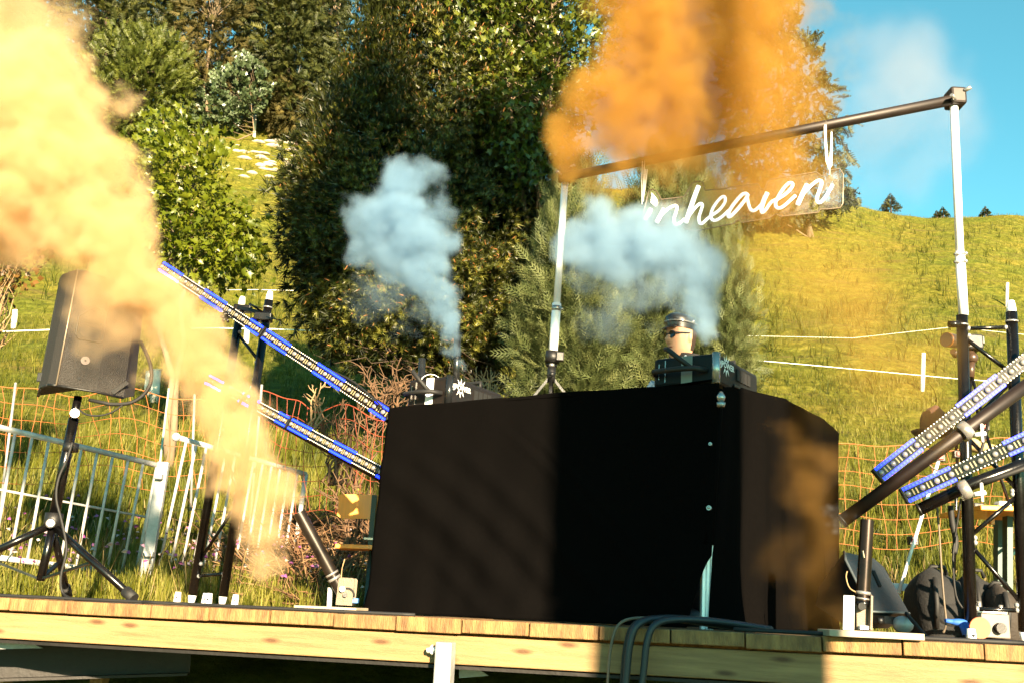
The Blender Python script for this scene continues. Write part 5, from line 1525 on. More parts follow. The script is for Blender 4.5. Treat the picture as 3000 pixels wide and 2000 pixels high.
small('cyan_card', 'small cyan card lying under the right truss', 'card', MB().box(DP(2952, 1853, 4.3) + Vector((0, 0, .006)), (.022, .03, .003)), mat('cyan_card', (.10, .5, .62), .5))

# ------------------------------------------------------------------ photo camera on a tripod
yc = 5.35
t = thing('photo_camera', 'camera with a big lens and side screen on a tripod behind the right truss', 'camera', P(2835, 1030, yc))
LENSM = mat('camera_lens_body', (.05, .028, .018), .4, var=.2)
MB().box(P(2842, 1005, yc), (.055, .05, .042), .01).build('body', PLASTIC, t)
m = MB(); a, b = P(2830, 1005, yc - .03), P(2772, 995, yc - .12)
m.tube([a, a.lerp(b, .45), a.lerp(b, .5), b], [.030, .032, .038, .040], 20, cap=False); m.tube([b, a.lerp(b, .6)], [.036, .03], 20); m.build('lens', LENSM, t)
MB().tube([b.lerp(a, .02), b.lerp(a, .05)], .041, 20).build('lens_ring', mat('lens_ring', (.35, .12, .02), .4), t)
MB().obox(P(2866, 996, yc - .03), (1, 0, .05), (0, 1, 0), (-.05, 0, 1), .033, .008, .022, .003).build('screen', mat('grey_screen', (.055, .058, .055), .5), t)
MB().tube([P(2792, 1028, yc - .08), P(2800, 1040, yc - .05)], .018, 10).build('focus_grip', LENSM, t)
t = thing('camera_tripod', 'camera tripod with red clips standing behind the right truss', 'tripod', DP(2800, 1800, yc))
BRONZE = mat('tripod_head', (.10, .06, .04), .35, .4, var=.2)
MB().tube([P(2842, 1025, yc), P(2846, 1060, yc)], [.02, .028], 14).ball(P(2847, 1048, yc), .034).build('ball_head', BRONZE, t)
MB().tube([P(2846, 1060, yc), P(2843, 1105, yc)], .020, 14).build('column', BRONZE, t)
for (kx, ky, ex_, ey_, dy) in ((2752, 1340, 2632, 1738, -.25), (2805, 1330, 2792, 1790, .3), (2882, 1250, 2985, 1560, .1)):
    k = P(kx, ky, yc + dy * .5); e = P(ex_, ey_, yc + dy)
    o = P(2842, 1105, yc)
    side_ = Vector((.012, 0, 0))
    m = MB(); m.tube([o - side_, k - side_], .008, 8); m.tube([o + side_, k + side_], .008, 8); leg = m.build('leg', BLACKM, t)
    MB().tube([k, e], .009, 8).build('lower_tube', ALU if kx == 2752 else BLACKM, leg)
    MB().box(k, (.026, .018, .020), .004).build('clamp', PLASTIC, leg)
    MB().box(k - Vector((0, .02, 0)), (.014, .006, .012), .003).build('red_clip', REDP, leg)
k = P(2674, 1583, yc - .14)
MB().box(k, (.024, .018, .022), .004).build('clamp', PLASTIC, t); MB().box(k - Vector((0, .02, 0)), (.013, .006, .011), .003).build('red_clip', REDP, t)
t = thing('hat', 'brown felt hat perched behind the upper right light bar', 'hat', P(2740, 1270, 4.75))
FELT = mat('brown_felt', (.085, .032, .022), .85, var=.3, scale=16)
vs, fs = [], []; c = P(2738, 1270, 4.75); n = 22
hr = .062
for (zf, rf) in ((0, 1.0), (.3, 1.03), (.6, .98), (.85, .80), (1.0, .50), (.99, .25), (.93, .02)):
    for k in range(n):
        a = 6.283 * k / n; vs.append(c + Vector((hr * rf * math.cos(a) * 1.05, hr * rf * math.sin(a), .125 * zf - (.012 if zf > .9 else 0) * math.cos(2 * a))))
for i in range(6):
    for k in range(n): fs.append((i * n + k, i * n + (k + 1) % n, (i + 1) * n + (k + 1) % n, (i + 1) * n + k))
MB().add(vs, fs, True).build('crown', FELT, t)
vs, fs = [], []
for (rf, z) in ((1.0, .004), (1.5, .0), (1.75, .012), (1.5, -.006), (1.0, -.004)):
    for k in range(n):
        a = 6.283 * k / n; vs.append(c + Vector((hr * rf * math.cos(a), hr * rf * math.sin(a), z)))
for i in range(4):
    for k in range(n): fs.append((i * n + k, i * n + (k + 1) % n, (i + 1) * n + (k + 1) % n, (i + 1) * n + k))
MB().add(vs, fs, True).build('brim', FELT, t)
small('black_fixture', 'small black fixture clamped to the right truss post top', 'fixture', MB().tube([P(2780, 950, 4.4), P(2812, 950, 4.4)], .016, 12), BLACKM)

# ------------------------------------------------------------------ cables
for i, (x0, x1, r, m_, lab) in enumerate(((1797, 1798, .0055, mat('grey_cable', (.16, .12, .08), .6), 'thin grey cable hanging over the stage edge, leftmost of the bunch'), (1838, 1836, .008, None, 'black cable over the stage edge, second in the bunch'),
                                  (1850, 1846, .014, mat('blue_black_cable', (.010, .020, .028), .5), 'thick dark blue cable over the stage edge in the middle of the bunch'), (1898, 1886, .013, MATS['blue_black_cable'], 'thick dark blue cable over the stage edge, rightmost of the bunch'))):
    u = ud(x0); ub = ud(x1) - .02
    cable(lab, [D(u + .45, .32, r), D(u + .25, .14, r + .02), D(u + .11, .05, .035), D(u + .03, -.015 - r, .015), D(u, -.03 - r, -.05), D(u - .012, -.03 - r, -.16), D(ub, -.03 - r, -.35), D(ub - .015, -.02, -.7)], r, m_ or RUBBER, 'cables hanging over the stage edge')
cable('pair of black cables running along the left stage edge', [D(ud(-200), .10, .007), D(ud(200), .12, .007), D(ud(450), .11, .007), D(ud(700), .06, .007), D(ud(980), .05, .007), D(ud(1200), .07, .007)], .007)
cable('second black cable running along the left stage edge', [D(ud(380), .09, .006), D(ud(600), .10, .006), D(ud(800), .09, .006), D(ud(1060), .10, .006)], .006)
cable('black cable running along the right stage edge', [D(ud(2150), .10, .008), D(ud(2400), .06, .008), D(ud(2600), .09, .008), D(ud(2800), .06, .008), D(ud(3100), .07, .008)], .008)
cable('grey cable along the right stage edge beside the black one', [D(ud(2300), .14, .006), D(ud(2560), .12, .006), D(ud(2760), .13, .006), D(ud(2950), .10, .006), D(ud(3150), .12, .006)], .006, MATS['grey_cable'])
cable('black cable running from the wedge monitor to the right truss foot', [P(2655, 1795, 4.3), P(2680, 1825, 4.2), DP(2730, 1850, 4.1), DP(2830, 1858, 4.0), DP(2960, 1860, 4.0)], .008)
cable('thin pale cable hanging down left of the right truss post', [P(2745, 1480, 4.5), P(2752, 1560, 4.5), P(2758, 1660, 4.5), P(2766, 1760, 4.5), P(2772, 1820, 4.5), P(2765, 1850, 4.4)], .0045, MATS['grey_cable'])
cable('black cable hanging close along the right truss post', [P(2815, 1460, 4.55), P(2800, 1560, 4.6), P(2792, 1640, 4.6), P(2800, 1740, 4.6), P(2820, 1780, 4.6)], .005)
cable('black cable looping below the lower right light bar', [P(2820, 1420, 4.35), P(2900, 1405, 4.25), P(3000, 1370, 4.2), P(3100, 1330, 4.2)], .012)
cable('cable bundle tied behind the right truss post', [P(2785, 1480, 4.7), P(2790, 1530, 4.7), P(2800, 1580, 4.7), P(2796, 1620, 4.7)], .014)
cable('thin cable hanging from the upper right light bar', [P(2705, 1325, 4.35), P(2722, 1360, 4.35), P(2748, 1378, 4.35), P(2765, 1375, 4.4)], .004, MATS['grey_cable'])
cable('black cable looping between the two right light bars', [P(2900, 1210, 4.35), P(2885, 1280, 4.4), P(2870, 1330, 4.4), P(2850, 1345, 4.4)], .007)
for i, (pa, pb, lab) in enumerate((((1120, 1190), (960, 1080), 'thin cable lying on the upper left light bar'),)):
    cable(lab, [P(*pa, 5.0), P((pa[0] + pb[0]) / 2, (pa[1] + pb[1]) / 2 - 14, 5.2), P(*pb, 5.35)], .006)

# ------------------------------------------------------------------ fences on the slope
def stake(lab, px, p0, p1, y=None, r=.035, m_=None):
    g = on_ground(px, p1) if y is None else P(px, p1, y)
    y = g.y
    t = thing('fence_stake', lab, 'stake', g, group='white stakes of the pasture fence')
    MB().tube([Vector((g.x, y, float(terr(g.x, y)) - .2)) if float(terr(g.x, y)) < g.z else g - Vector((0, 0, .25)), P(px + (p1 - p0) * .05, p0, y)], [r, r * .85], 8).build('shaft', m_ or WHITE, t)
    MB().tube([P(px + (p1 - p0) * .05, p0, y), P(px + (p1 - p0) * .05, p0 - 3, y)], r * .9, 8).build('cap', m_ or WHITE, t)
    return y
PALEW = mat('weathered_white_wood', (.66, .58, .48), .8, var=.25, scale=8)
sA = stake('white fence stake above the right end of the fog machine', 2166, 980, 1075, None, .07, PALEW)
sB = stake('white fence stake high on the slope right of the thuja column', 2173, 826, 886, None, .10, PALEW)
sC = stake('white fence stake on the slope behind the orange haze', 2700, 1037, 1146, None, .065, PALEW)
sD = stake('white fence stake behind the top of the right truss', 2948, 832, 900, None, .09, PALEW)
sE = stake('white fence stake at the left edge beside the twiggy shrub', 42, 912, 962, None, .08, PALEW)
sF = stake('white fence stake behind the left truss', 722, 962, 1005, None, .08, PALEW)
stake('tall slim pale stake in front of the orange net on the left', 484, 1140, 1345, 8.6, .010, mat('pale_green_rod', (.45, .62, .50), .6))
stake('old white stake leaning right of the left loudspeaker', 436, 1090, 1165, None, .09, PALEW)
stake('second old white stake right of the left loudspeaker', 455, 1085, 1178, None, .085, PALEW)
stake('white stake high in the gap beside the young maple', 762, 330, 398, 50, .12, PALEW) if False else None
stake('small white stake under the dark shrub in the smoke gap', 282, 522, 542, None, .10, PALEW); stake('leaning white stake right of the dark shrub in the smoke gap', 318, 517, 540, None, .10, PALEW)
stake('pale stake at the foot of the whitebeam', 745, 333, 402, None, .12, PALEW)
def tape(lab, pts, r=.012): return MB().tube([P(*p) for p in pts], r, 6).build('fence_tape', TAPE, None, label=lab, cat='fence tape', group='white tapes of the pasture fence')
tape('white fence tape running right from the fog machine across the haze', [(2160, 1050, 24), (2400, 1071, 24), (2680, 1097, 24), (2800, 1108, 24), (3100, 1130, 24)], .010)
tape('thin upper fence wire across the slope on the right', [(2160, 983, 24), (2500, 990, 25), (2790, 958, 26), (3100, 990, 26)], .004)
tape('white fence tape in front of the shaded lawn at the far left', [(-60, 972, 22), (42, 970, 22), (150, 966, 22), (330, 962, 22)], .014)
tape('white fence tape behind the left truss', [(560, 962, 22), (640, 961, 22), (800, 964, 22), (940, 970, 22)], .014)
tape('thin white wire high behind the left truss', [(640, 850, 30), (760, 849, 30), (870, 852, 30)], .008)
# pale stones lying in the grass below the forest edge
STONE = mat('pale_stone', (.62, .52, .40), .9, var=.25, scale=6, bump=.4)
mb = MB()
for k in range(46):
    g = on_ground(random.uniform(690, 870), random.uniform(405, 520), 40)
    r_ = random.uniform(.12, .38)
    mb.ball(g, r_, 7, 5, (random.uniform(1, 1.9), 1, random.uniform(.3, .55)))
mb.build('stones', STONE, None, label='pale stones strewn in the grass below the forest edge', kind='stuff')
# orange net fences
NETM = mat('orange_net', (.48, .135, .016), .6, var=.2)
NETR = mat('red_net', (.36, .06, .02), .6, var=.2)
def net(lab, tl_, tr2, bl2, br2, yl, yr, nx_, ny_, m_, posts=()):
    a, b, c, d = P(*tl_, yl), P(*tr2, yr), P(*bl2, yl), P(*br2, yr)
    t = thing('net_fence', lab, 'net fence', c.lerp(d, .5), group='orange plastic net fences')
    def q(s, v): 
        p = a.lerp(b, s).lerp(c.lerp(d, s), v)
        return p + Vector((.03 * math.sin(9 * s + 4 * v), .05 * math.sin(6 * s + 3 * v), .035 * math.sin(11 * s + 2 * v) - .05 * math.sin(s * math.pi * 3) ** 2 * (1 - v)))
    m = MB()
    for i in range(nx_ + 1): m.tube([q(i / nx_ + .012 * math.sin(i * 2.1 + k), k / ny_) for k in range(ny_ + 1)], .0027, 4, cap=False)
    for k in range(ny_ + 1): m.tube([q(i / (nx_ * 2), k / ny_) for i in range(nx_ * 2 + 1)], .0055 if k == 0 else .0027, 4, cap=False)
    m.build('netting', m_, t, kind='stuff')
    for s in posts:
        MB().tube([q(s, 1) - Vector((0, 0, .2)), q(s, 0) + Vector((0, 0, .05))], .012, 8).build('rod', GALV, t)
net('orange net fence on the lawn behind the left loudspeaker', (-120, 1118), (600, 1160), (-120, 1400), (600, 1430), 9.0, 9.3, 20, 6, NETM, (.2, .95))
net('red orange net fence behind the left truss and the brushwood', (755, 1142), (1150, 1225), (740, 1480), (1150, 1530), 8.6, 8.0, 15, 7, NETR, (.02, .99))
net('orange net fence on the slope right of the booth', (2440, 1300), (3150, 1290), (2440, 1600), (3150, 1590), 8.6, 8.8, 19, 7, NETM, (.01, .97))

# ------------------------------------------------------------------ an added, unseen stack of boxes on the ground in front, right of the photographer (throws the band of shade on the booth)
sx, sy = 2.30, -1.55
gz = float(terr(sx, sy))
t = thing('shade_stack', 'unseen tall stack of black boxes added to shade the booth', 'shade caster', (sx, sy, gz))
for k, (h0, h1) in enumerate(((0, 1.05), (1.07, 2.12), (2.14, 3.19), (3.21, 4.25))):
    MB().box((sx, sy, gz + (h0 + h1) / 2), (.30, .30, (h1 - h0) / 2), .02).build('cabinet', SPK, t)
    MB().box((sx, sy + .302, gz + (h0 + h1) / 2), (.26, .006, (h1 - h0) / 2 - .06), .004).build('grille', GRILLE, t)

# ------------------------------------------------------------------ the man behind the booth
SKIN = mat('skin', (.56, .30, .19), .5, var=.08, scale=30, spec=.4)
HAIR = mat('dark_hair', (.05, .025, .014), .7, var=.3, scale=80)
JACKET = mat('pale_grey_jacket', (.36, .42, .50), .8, var=.12, scale=30, bump=.25, bscale=80)
COLLAR = mat('dark_collar', (.022, .02, .022), .8, var=.2)
hy = 5.72
HC = P(1996, 989, hy)                                  # middle of the head
man = thing('person', 'man in black cap and sunglasses behind the booth, wearing a pale grey jacket', 'person', (HC.x, hy, deck_z(HC.x, hy)))
face = Vector((-.90, -.42, -.06)).normalized()         # looks left, a little towards the camera
left = Vector((0, 0, 1)).cross(face).normalized(); upv = face.cross(left).normalized()
def hp(f, l, u): return HC + face * f + left * l + upv * u
# head as stacked rings: (height, front, back, half width)
rings = [(-.135, .058, .050, .020), (-.128, .072, .045, .034), (-.112, .083, .055, .047), (-.085, .086, .066, .058), (-.055, .088, .078, .064), (-.02, .088, .088, .070),
         (.02, .090, .096, .073), (.055, .093, .100, .074), (.085, .090, .098, .072), (.108, .074, .086, .062), (.122, .050, .062, .045), (.130, .018, .028, .020)]
n = 28; vs, fs = [], []
def gau(x, s): return math.exp(-(x / s) ** 2)
for (u, fr, bk, hw) in rings:
    for k in range(n):
        a = 6.283 * k / n; ca, sa = math.cos(a), math.sin(a)
        f = (fr if ca > 0 else bk) * math.copysign(abs(ca) ** .85, ca); l = hw * sa
        if ca > .75:
            fa = (ca - .75) / .25
            f += fa ** 3 * (.036 * gau(u + .030, .017) + .012 * gau(u + .005, .022)) + fa ** 2 * (.006 * gau(u + .075, .012) - .005 * gau(u + .058, .008) - .005 * gau(u + .098, .010) + .006 * gau(u + .118, .014) - .006 * gau(u - .018, .014))
        vs.append(hp(f, l, u))
for i in range(len(rings) - 1):
    for k in range(n): fs.append((i * n + k, i * n + (k + 1) % n, (i + 1) * n + (k + 1) % n, (i + 1) * n + k))
fs.append(tuple(reversed(range(n)))); fs.append(tuple((len(rings) - 1) * n + k for k in range(n)))
body = MB(); body.add(vs, fs, True)
# neck, torso, arms with hands and legs, all fused into one surface by a remesh
floor_z = deck_z(HC.x, hy)
bf = Vector((-.72, -.69, 0)).normalized(); bl2_ = Vector((0, 0, 1)).cross(bf)
base = Vector((HC.x + .03, hy + .03, floor_z))
def bp(f, l, z): return base + bf * f + bl2_ * l + Vector((0, 0, z))
hz = HC.z - floor_z
def ringloft(list_):
    vs, fs = [], []; nn = 20
    for (f, l, z, rf, rl) in list_:
        for k in range(nn):
            a = 6.283 * k / nn; vs.append(bp(f + rf * math.cos(a), l + rl * math.sin(a), z))
    for i in range(len(list_) - 1):
        for k in range(nn): fs.append((i * nn + k, i * nn + (k + 1) % nn, (i + 1) * nn + (k + 1) % nn, (i + 1) * nn + k))
    fs.append(tuple(reversed(range(nn)))); fs.append(tuple((len(list_) - 1) * nn + k for k in range(nn)))
    body.add(vs, fs, True)
sh = hz - .26                                          # shoulder height
ringloft([(0, 0, .86, .12, .165), (0, 0, 1.0, .115, .16), (0, 0, 1.15, .12, .17), (.01, 0, sh - .10, .13, .20), (.0, 0, sh - .02, .11, .19), (-.01, 0, sh + .04, .085, .12), (-.01, 0, sh + .08, .062, .068), (.0, 0, hz - .10, .056, .058)])
for s in (-1, 1):
    shd, elb, wri = bp(0, s * .19, sh - .04), bp(.06, s * .26, sh - .32), bp(.30, s * .16, sh - .40)
    body.tube([shd, elb, wri], [.058, .046, .030], 12)
    body.tube([wri, wri + bf * .04, wri + bf * .085], [.028, .038, .034], 10)
    for k in range(4):
        r_ = wri + bf * .075 + bl2_ * (.027 - .018 * k)
        body.tube([r_, r_ + bf * (.035 + .006 * (k in (1, 2))) - Vector((0, 0, .004)), r_ + bf * (.062 + .012 * (k in (1, 2))) - Vector((0, 0, .024))], [.0095, .009, .0075], 8)
    th_ = wri + bf * .03 - bl2_ * (s * .03)
    body.tube([th_, th_ + bf * .03 - bl2_ * (s * .022), th_ + bf * .058 - bl2_ * (s * .026) - Vector((0, 0, .01))], [.013, .011, .009], 8)
    body.tube([bp(0, s * .09, .90), bp(.01, s * .10, .48), bp(-.01, s * .11, .09)], [.092, .062, .044], 14)
    body.tube([bp(-.05, s * .11, .05), bp(.06, s * .12, .045), bp(.15, s * .125, .035)], [.045, .045, .03], 10)
# ears
for s in (-1, 1):
    c = hp(-.012, s * .072, -.008)
    body.ball(c, .030, 12, 8, (.5, .5, 1.05))
bo = body.build('body', SKIN, man)
rm = bo.modifiers.new('one_surface', 'REMESH'); rm.mode = 'VOXEL'; rm.voxel_size = .0065; rm.use_smooth_shade = True
# jacket: loose shell over torso and upper arms
jk = MB()
def shell(list_, tgt):
    vs, fs = [], []; nn = 24
    for (f, l, z, rf, rl) in list_:
        for k in range(nn):
            a = 6.283 * k / nn; wob = 1 + .03 * math.sin(5 * a + z * 20); vs.append(bp(f + rf * math.cos(a) * wob, l + rl * math.sin(a) * wob, z))
    for i in range(len(list_) - 1):
        for k in range(nn): fs.append((i * nn + k, i * nn + (k + 1) % nn, (i + 1) * nn + (k + 1) % nn, (i + 1) * nn + k))
    tgt.add(vs, fs, True)
shell([(0, 0, .80, .155, .20), (0, 0, 1.0, .15, .195), (0, 0, 1.15, .155, .20), (.0, 0, sh - .10, .165, .24), (0, 0, sh - .01, .14, .225), (-.01, 0, sh + .05, .115, .15), (-.012, 0, sh + .085, .095, .10)], jk)
for s in (-1, 1): jk.tube([bp(0, s * .17, sh - .01), bp(.0, s * .22, sh - .08), bp(.06, s * .27, sh - .32), bp(.27, s * .17, sh - .39)], [.075, .082, .068, .048], 14)
jk.build('jacket', JACKET, man)
cl = MB(); shell([(-.012, 0, sh + .055, .098, .108), (-.005, 0, sh + .10, .088, .092), (.0, 0, sh + .155, .092, .096)], cl); co = cl.build('collar', COLLAR, man)
co.modifiers.new('thickness', 'SOLIDIFY').thickness = .006
tr3 = MB()
shell([(0, 0, .98, .135, .18), (0, 0, .84, .14, .185)], tr3)
for s in (-1, 1): tr3.tube([bp(0, s * .09, .90), bp(.01, s * .10, .48), bp(-.01, s * .11, .08)], [.105, .078, .066], 14, cap=False)
tr3.build('trousers', COLLAR, man)
shm = MB()
for s in (-1, 1): shm.tube([bp(-.07, s * .11, .05), bp(.06, s * .12, .048), bp(.17, s * .125, .036)], [.05, .052, .034], 12)
shm.build('shoes', PLASTIC, man)
lp_ = MB()
for s in (-1, 1):
    q = [bp(.10, s * .015, sh - .10), bp(.115, s * .06, sh + .02), bp(.10, s * .115, sh + .075), bp(.085, s * .07, sh + .135), bp(.10, s * .03, sh + .06)]
    lp_ = MB().prism(q, bf * .012); lp_.build('lapel', JACKET, man)
# hair round the back, cap with a turned-back band, sunglasses, mouth
hm = MB(); vs, fs = [], []
for (u, bk, hw) in ((-.085, .070, .060), (-.05, .084, .068), (-.01, .094, .0735), (.03, .102, .077), (.07, .103, .077)):
    for k in range(13):
        a = math.pi * (.60 + .80 * k / 12); vs.append(hp(bk * math.cos(a), hw * math.sin(a), u))
for i in range(4):
    for k in range(12): fs.append((i * 13 + k, i * 13 + k + 1, (i + 1) * 13 + k + 1, (i + 1) * 13 + k))
hm.add(vs, fs, True); hm.build('hair', HAIR, man)
CAP = mat('black_cap', (.020, .018, .018), .35, var=.3, coat=.4)
cm = MB(); vs, fs = [], []
for (u, fr, bk, hw) in ((.040, .099, .106, .081), (.075, .101, .107, .082), (.098, .104, .106, .084), (.112, .098, .098, .078), (.130, .070, .072, .056), (.136, .02, .02, .02)):
    for k in range(24):
        a = 6.283 * k / 24; ca = math.cos(a); vs.append(hp((fr if ca > 0 else bk) * ca, hw * math.sin(a), u + .012 * ca))
for i in range(5):
    for k in range(24): fs.append((i * 24 + k, i * 24 + (k + 1) % 24, (i + 1) * 24 + (k + 1) % 24, (i + 1) * 24 + k))
cm.add(vs, fs, True); cm.build('cap', CAP, man)
vm = MB(); vs = []
for k in range(9):
    a = -.9 + 1.8 * k / 8
    vs += [hp(.098 * math.cos(a), .080 * math.sin(a), .055), hp(.098 * math.cos(a) + .028 * math.cos(a * .8), .080 * math.sin(a), .042)]
vm.add(vs, [(2 * k, 2 * k + 2, 2 * k + 3, 2 * k + 1) for k in range(8)], True); vo = vm.build('peak', CAP, man); vo.modifiers.new('thickness', 'SOLIDIFY').thickness = .005
bm_ = MB(); bm_.tube([hp(.104 * math.cos(a) if math.cos(a) > 0 else .109 * math.cos(a), .086 * math.sin(a), .078 + .012 * math.cos(a)) for a in np.linspace(-2.4, 2.4, 24)], .006, 6)
bm_.ball(hp(-.03, -.083, .082), .011, 8, 6); bm_.ball(hp(-.03, .083, .082), .011, 8, 6); bm_.build('cap_band', CHROME, man)
GLS = mat('sunglass_black', (.006, .005, .005), .12, var=.1, spec=.7)
for s in (-1, 1):
    g = MB(); nn = 16; c = hp(.092, s * .033, .004)
    ring = [c + left * (.027 * math.cos(6.283 * k / nn)) + upv * (.023 * math.sin(6.283 * k / nn)) + face * (-.010 * abs(math.cos(6.283 * k / nn)) * (1 if math.cos(6.283 * k / nn) * s > 0 else 0)) for k in range(nn)]
    g.prism(ring, face * .005); g.build('sunglass_lens', GLS, man)
    MB().bar(hp(.084, s * .060, .010), hp(-.012, s * .079, .012), .004, .008).build('sunglass_arm', EDGE if s < 0 else GLS, man)
MB().bar(hp(.099, -.008, .008), hp(.099, .008, .008), .005, .006).build('bridge', GLS, man)
LIP = mat('lips', (.42, .15, .11), .5)
MB().tube([hp(.080, -.022, -.069), hp(.089, -.008, -.067), hp(.089, .008, -.067), hp(.080, .022, -.069)], .0048, 6).build('lips', LIP, man)

# ================================================================== SMOKE (real volumes: density grids computed from blobs and noise)
def smoke(name, lab, blobs, color, dens, aniso=.2, nscale=2.2, amp=1.0, warp=.12, soft=.55, vox=.04, seed=0.0, detail=6.0, absorb=None, pad=1.35):
    """blobs: (x, y, z, radius, strength)"""
    me = bpy.data.meshes.new(name)
    me.from_pydata([(0, 0, 0)], [], [])
    ob = bpy.data.objects.new(name, me); COL.objects.link(ob)
    props(ob, lab, None, None, 'stuff')
    m = bpy.data.materials.new(name); m.use_nodes = True
    nt = m.node_tree
    for nd in list(nt.nodes):
        if nd.type != 'OUTPUT_MATERIAL': nt.nodes.remove(nd)
    pv = _n(nt, 'ShaderNodeVolumePrincipled')
    pv.inputs['Color'].default_value = (*color, 1); pv.inputs['Density'].default_value = dens; pv.inputs['Anisotropy'].default_value = aniso
    if absorb: pv.inputs['Absorption Color'].default_value = (*absorb, 1)
    nt.links.new(pv.outputs[0], nt.nodes['Material Output'].inputs['Volume'])
    me.materials.append(m)
    g = bpy.data.node_groups.new(name, 'GeometryNodeTree')
    g.interface.new_socket('Geometry', in_out='INPUT', socket_type='NodeSocketGeometry')
    g.interface.new_socket('Geometry', in_out='OUTPUT', socket_type='NodeSocketGeometry')
    L = g.links.new
    go = g.nodes.new('NodeGroupOutput')
    pos = g.nodes.new('GeometryNodeInputPosition')
    def nz(scale, det, off):
        a = g.nodes.new('ShaderNodeVectorMath'); a.operation = 'ADD'; a.inputs[1].default_value = (off, off * .7, off * 1.3); L(pos.outputs[0], a.inputs[0])
        q = g.nodes.new('ShaderNodeTexNoise'); q.inputs['Scale'].default_value = scale; q.inputs['Detail'].default_value = det; q.inputs['Roughness'].default_value = .60
        L(a.outputs[0], q.inputs['Vector']); return q
    def math_(op, a, b=None, c=None, clamp=False):
        q = g.nodes.new('ShaderNodeMath'); q.operation = op; q.use_clamp = clamp
        for i, v in enumerate((a, b, c)):
            if v is None: continue
            if isinstance(v, (int, float)): q.inputs[i].default_value = v
            else: L(v, q.inputs[i])
        return q.outputs[0]
    n1 = nz(nscale * .8, 2, seed + 3.1)
    wv = g.nodes.new('ShaderNodeVectorMath'); wv.operation = 'MULTIPLY_ADD'
    wv.inputs[1].default_value = (warp * 4,) * 3; L(n1.outputs['Color'], wv.inputs[0])
    sub = g.nodes.new('ShaderNodeVectorMath'); sub.operation = 'SUBTRACT'; sub.inputs[1].default_value = (warp * 2,) * 3; L(pos.outputs[0], sub.inputs[0]); L(sub.outputs[0], wv.inputs[2])
    n2 = nz(nscale, detail, seed)
    # billows: ridged noise gives round bulges with creases
    nb_ = math_('ABSOLUTE', math_('SUBTRACT', n2.outputs['Fac'], .5))
    na = math_('MULTIPLY', math_('SUBTRACT', .16, nb_), amp * 1.6)
    n3 = nz(nscale * 2.7, detail, seed + 9)
    na = math_('ADD', na, math_('MULTIPLY', math_('SUBTRACT', n3.outputs['Fac'], .5), amp * 1.25))
    tot = None
    for (x, y, z, r, s_) in blobs:
        d = g.nodes.new('ShaderNodeVectorMath'); d.operation = 'DISTANCE'; d.inputs[1].default_value = (x, y, z); L(wv.outputs[0], d.inputs[0])
        v = math_('MULTIPLY_ADD', d.outputs['Value'], -1.0 / r, 1.0)
        v = math_('ADD', v, na)
        mr = g.nodes.new('ShaderNodeMapRange'); mr.interpolation_type = 'SMOOTHSTEP'
        mr.inputs['From Min'].default_value = 0; mr.inputs['From Max'].default_value = soft; mr.inputs['To Min'].default_value = 0; mr.inputs['To Max'].default_value = s_
        L(v, mr.inputs['Value'])
        tot = mr.outputs[0] if tot is None else math_('MAXIMUM', tot, mr.outputs[0])
    lo = [min(b[i] - b[3] * pad for b in blobs) for i in range(3)]; hi = [max(b[i] + b[3] * pad for b in blobs) for i in range(3)]
    vc = g.nodes.new('GeometryNodeVolumeCube')
    L(tot, vc.inputs['Density']); vc.inputs['Background'].default_value = 0
    vc.inputs['Min'].default_value = lo; vc.inputs['Max'].default_value = hi
    for i, k in enumerate(('Resolution X', 'Resolution Y', 'Resolution Z')): vc.inputs[k].default_value = max(8, int((hi[i] - lo[i]) / vox))
    sm = g.nodes.new('GeometryNodeSetMaterial'); sm.inputs['Material'].default_value = m
    L(vc.outputs[0], sm.inputs['Geometry']); L(sm.outputs[0], go.inputs[0])
    md = ob.modifiers.new('smoke', 'NODES'); md.node_group = g
    return ob
def B(px, py, rpx, y, s=1.0):
    p = P(px, py, y); return (p.x, p.y, p.z, rpx / F_PX * y * 1.0, s)
ORANGE = (.82, .635, .39)
left_orange = [B(868, 1503, 14, 4.56), B(845, 1512, 24, 4.56), B(805, 1500, 45, 4.58), B(775, 1590, 42, 4.6, .8), B(775, 1530, 50, 4.6), B(760, 1470, 60, 4.62), B(770, 1640, 38, 4.62, .7), B(335, 960, 70, 4.42, .30), B(330, 890, 60, 4.4, .4), B(260, 800, 60, 4.4, .25), B(770, 1410, 68, 4.62), B(715, 1310, 80, 4.62), B(655, 1200, 82, 4.62), B(595, 1100, 92, 4.6), B(540, 1000, 98, 4.55), B(465, 900, 100, 4.5),
               B(385, 800, 105, 4.45), B(310, 700, 110, 4.4), B(340, 1000, 45, 4.45, .25), B(290, 930, 40, 4.42, .3), B(240, 610, 140, 4.4), B(280, 470, 100, 4.4), B(330, 460, 50, 4.4, .8), B(150, 520, 170, 4.4), B(190, 370, 140, 4.4), B(60, 350, 190, 4.4), B(-60, 560, 170, 4.4), B(80, 190, 120, 4.4, .5), B(130, 80, 110, 4.4, .2), B(20, 40, 130, 4.4, .25), B(-120, 200, 190, 4.4, .7), B(100, 680, 90, 4.4, .5)]
left_orange = [(x, y, z, r * 1.13, s_) for x, y, z, r, s_ in left_orange]
smoke('orange_smoke', 'dense pale orange smoke plume pouring up left from the tilted launcher', left_orange, ORANGE, 12, nscale=3.2, amp=1.3, soft=.6, vox=.02, detail=9, seed=1.7)
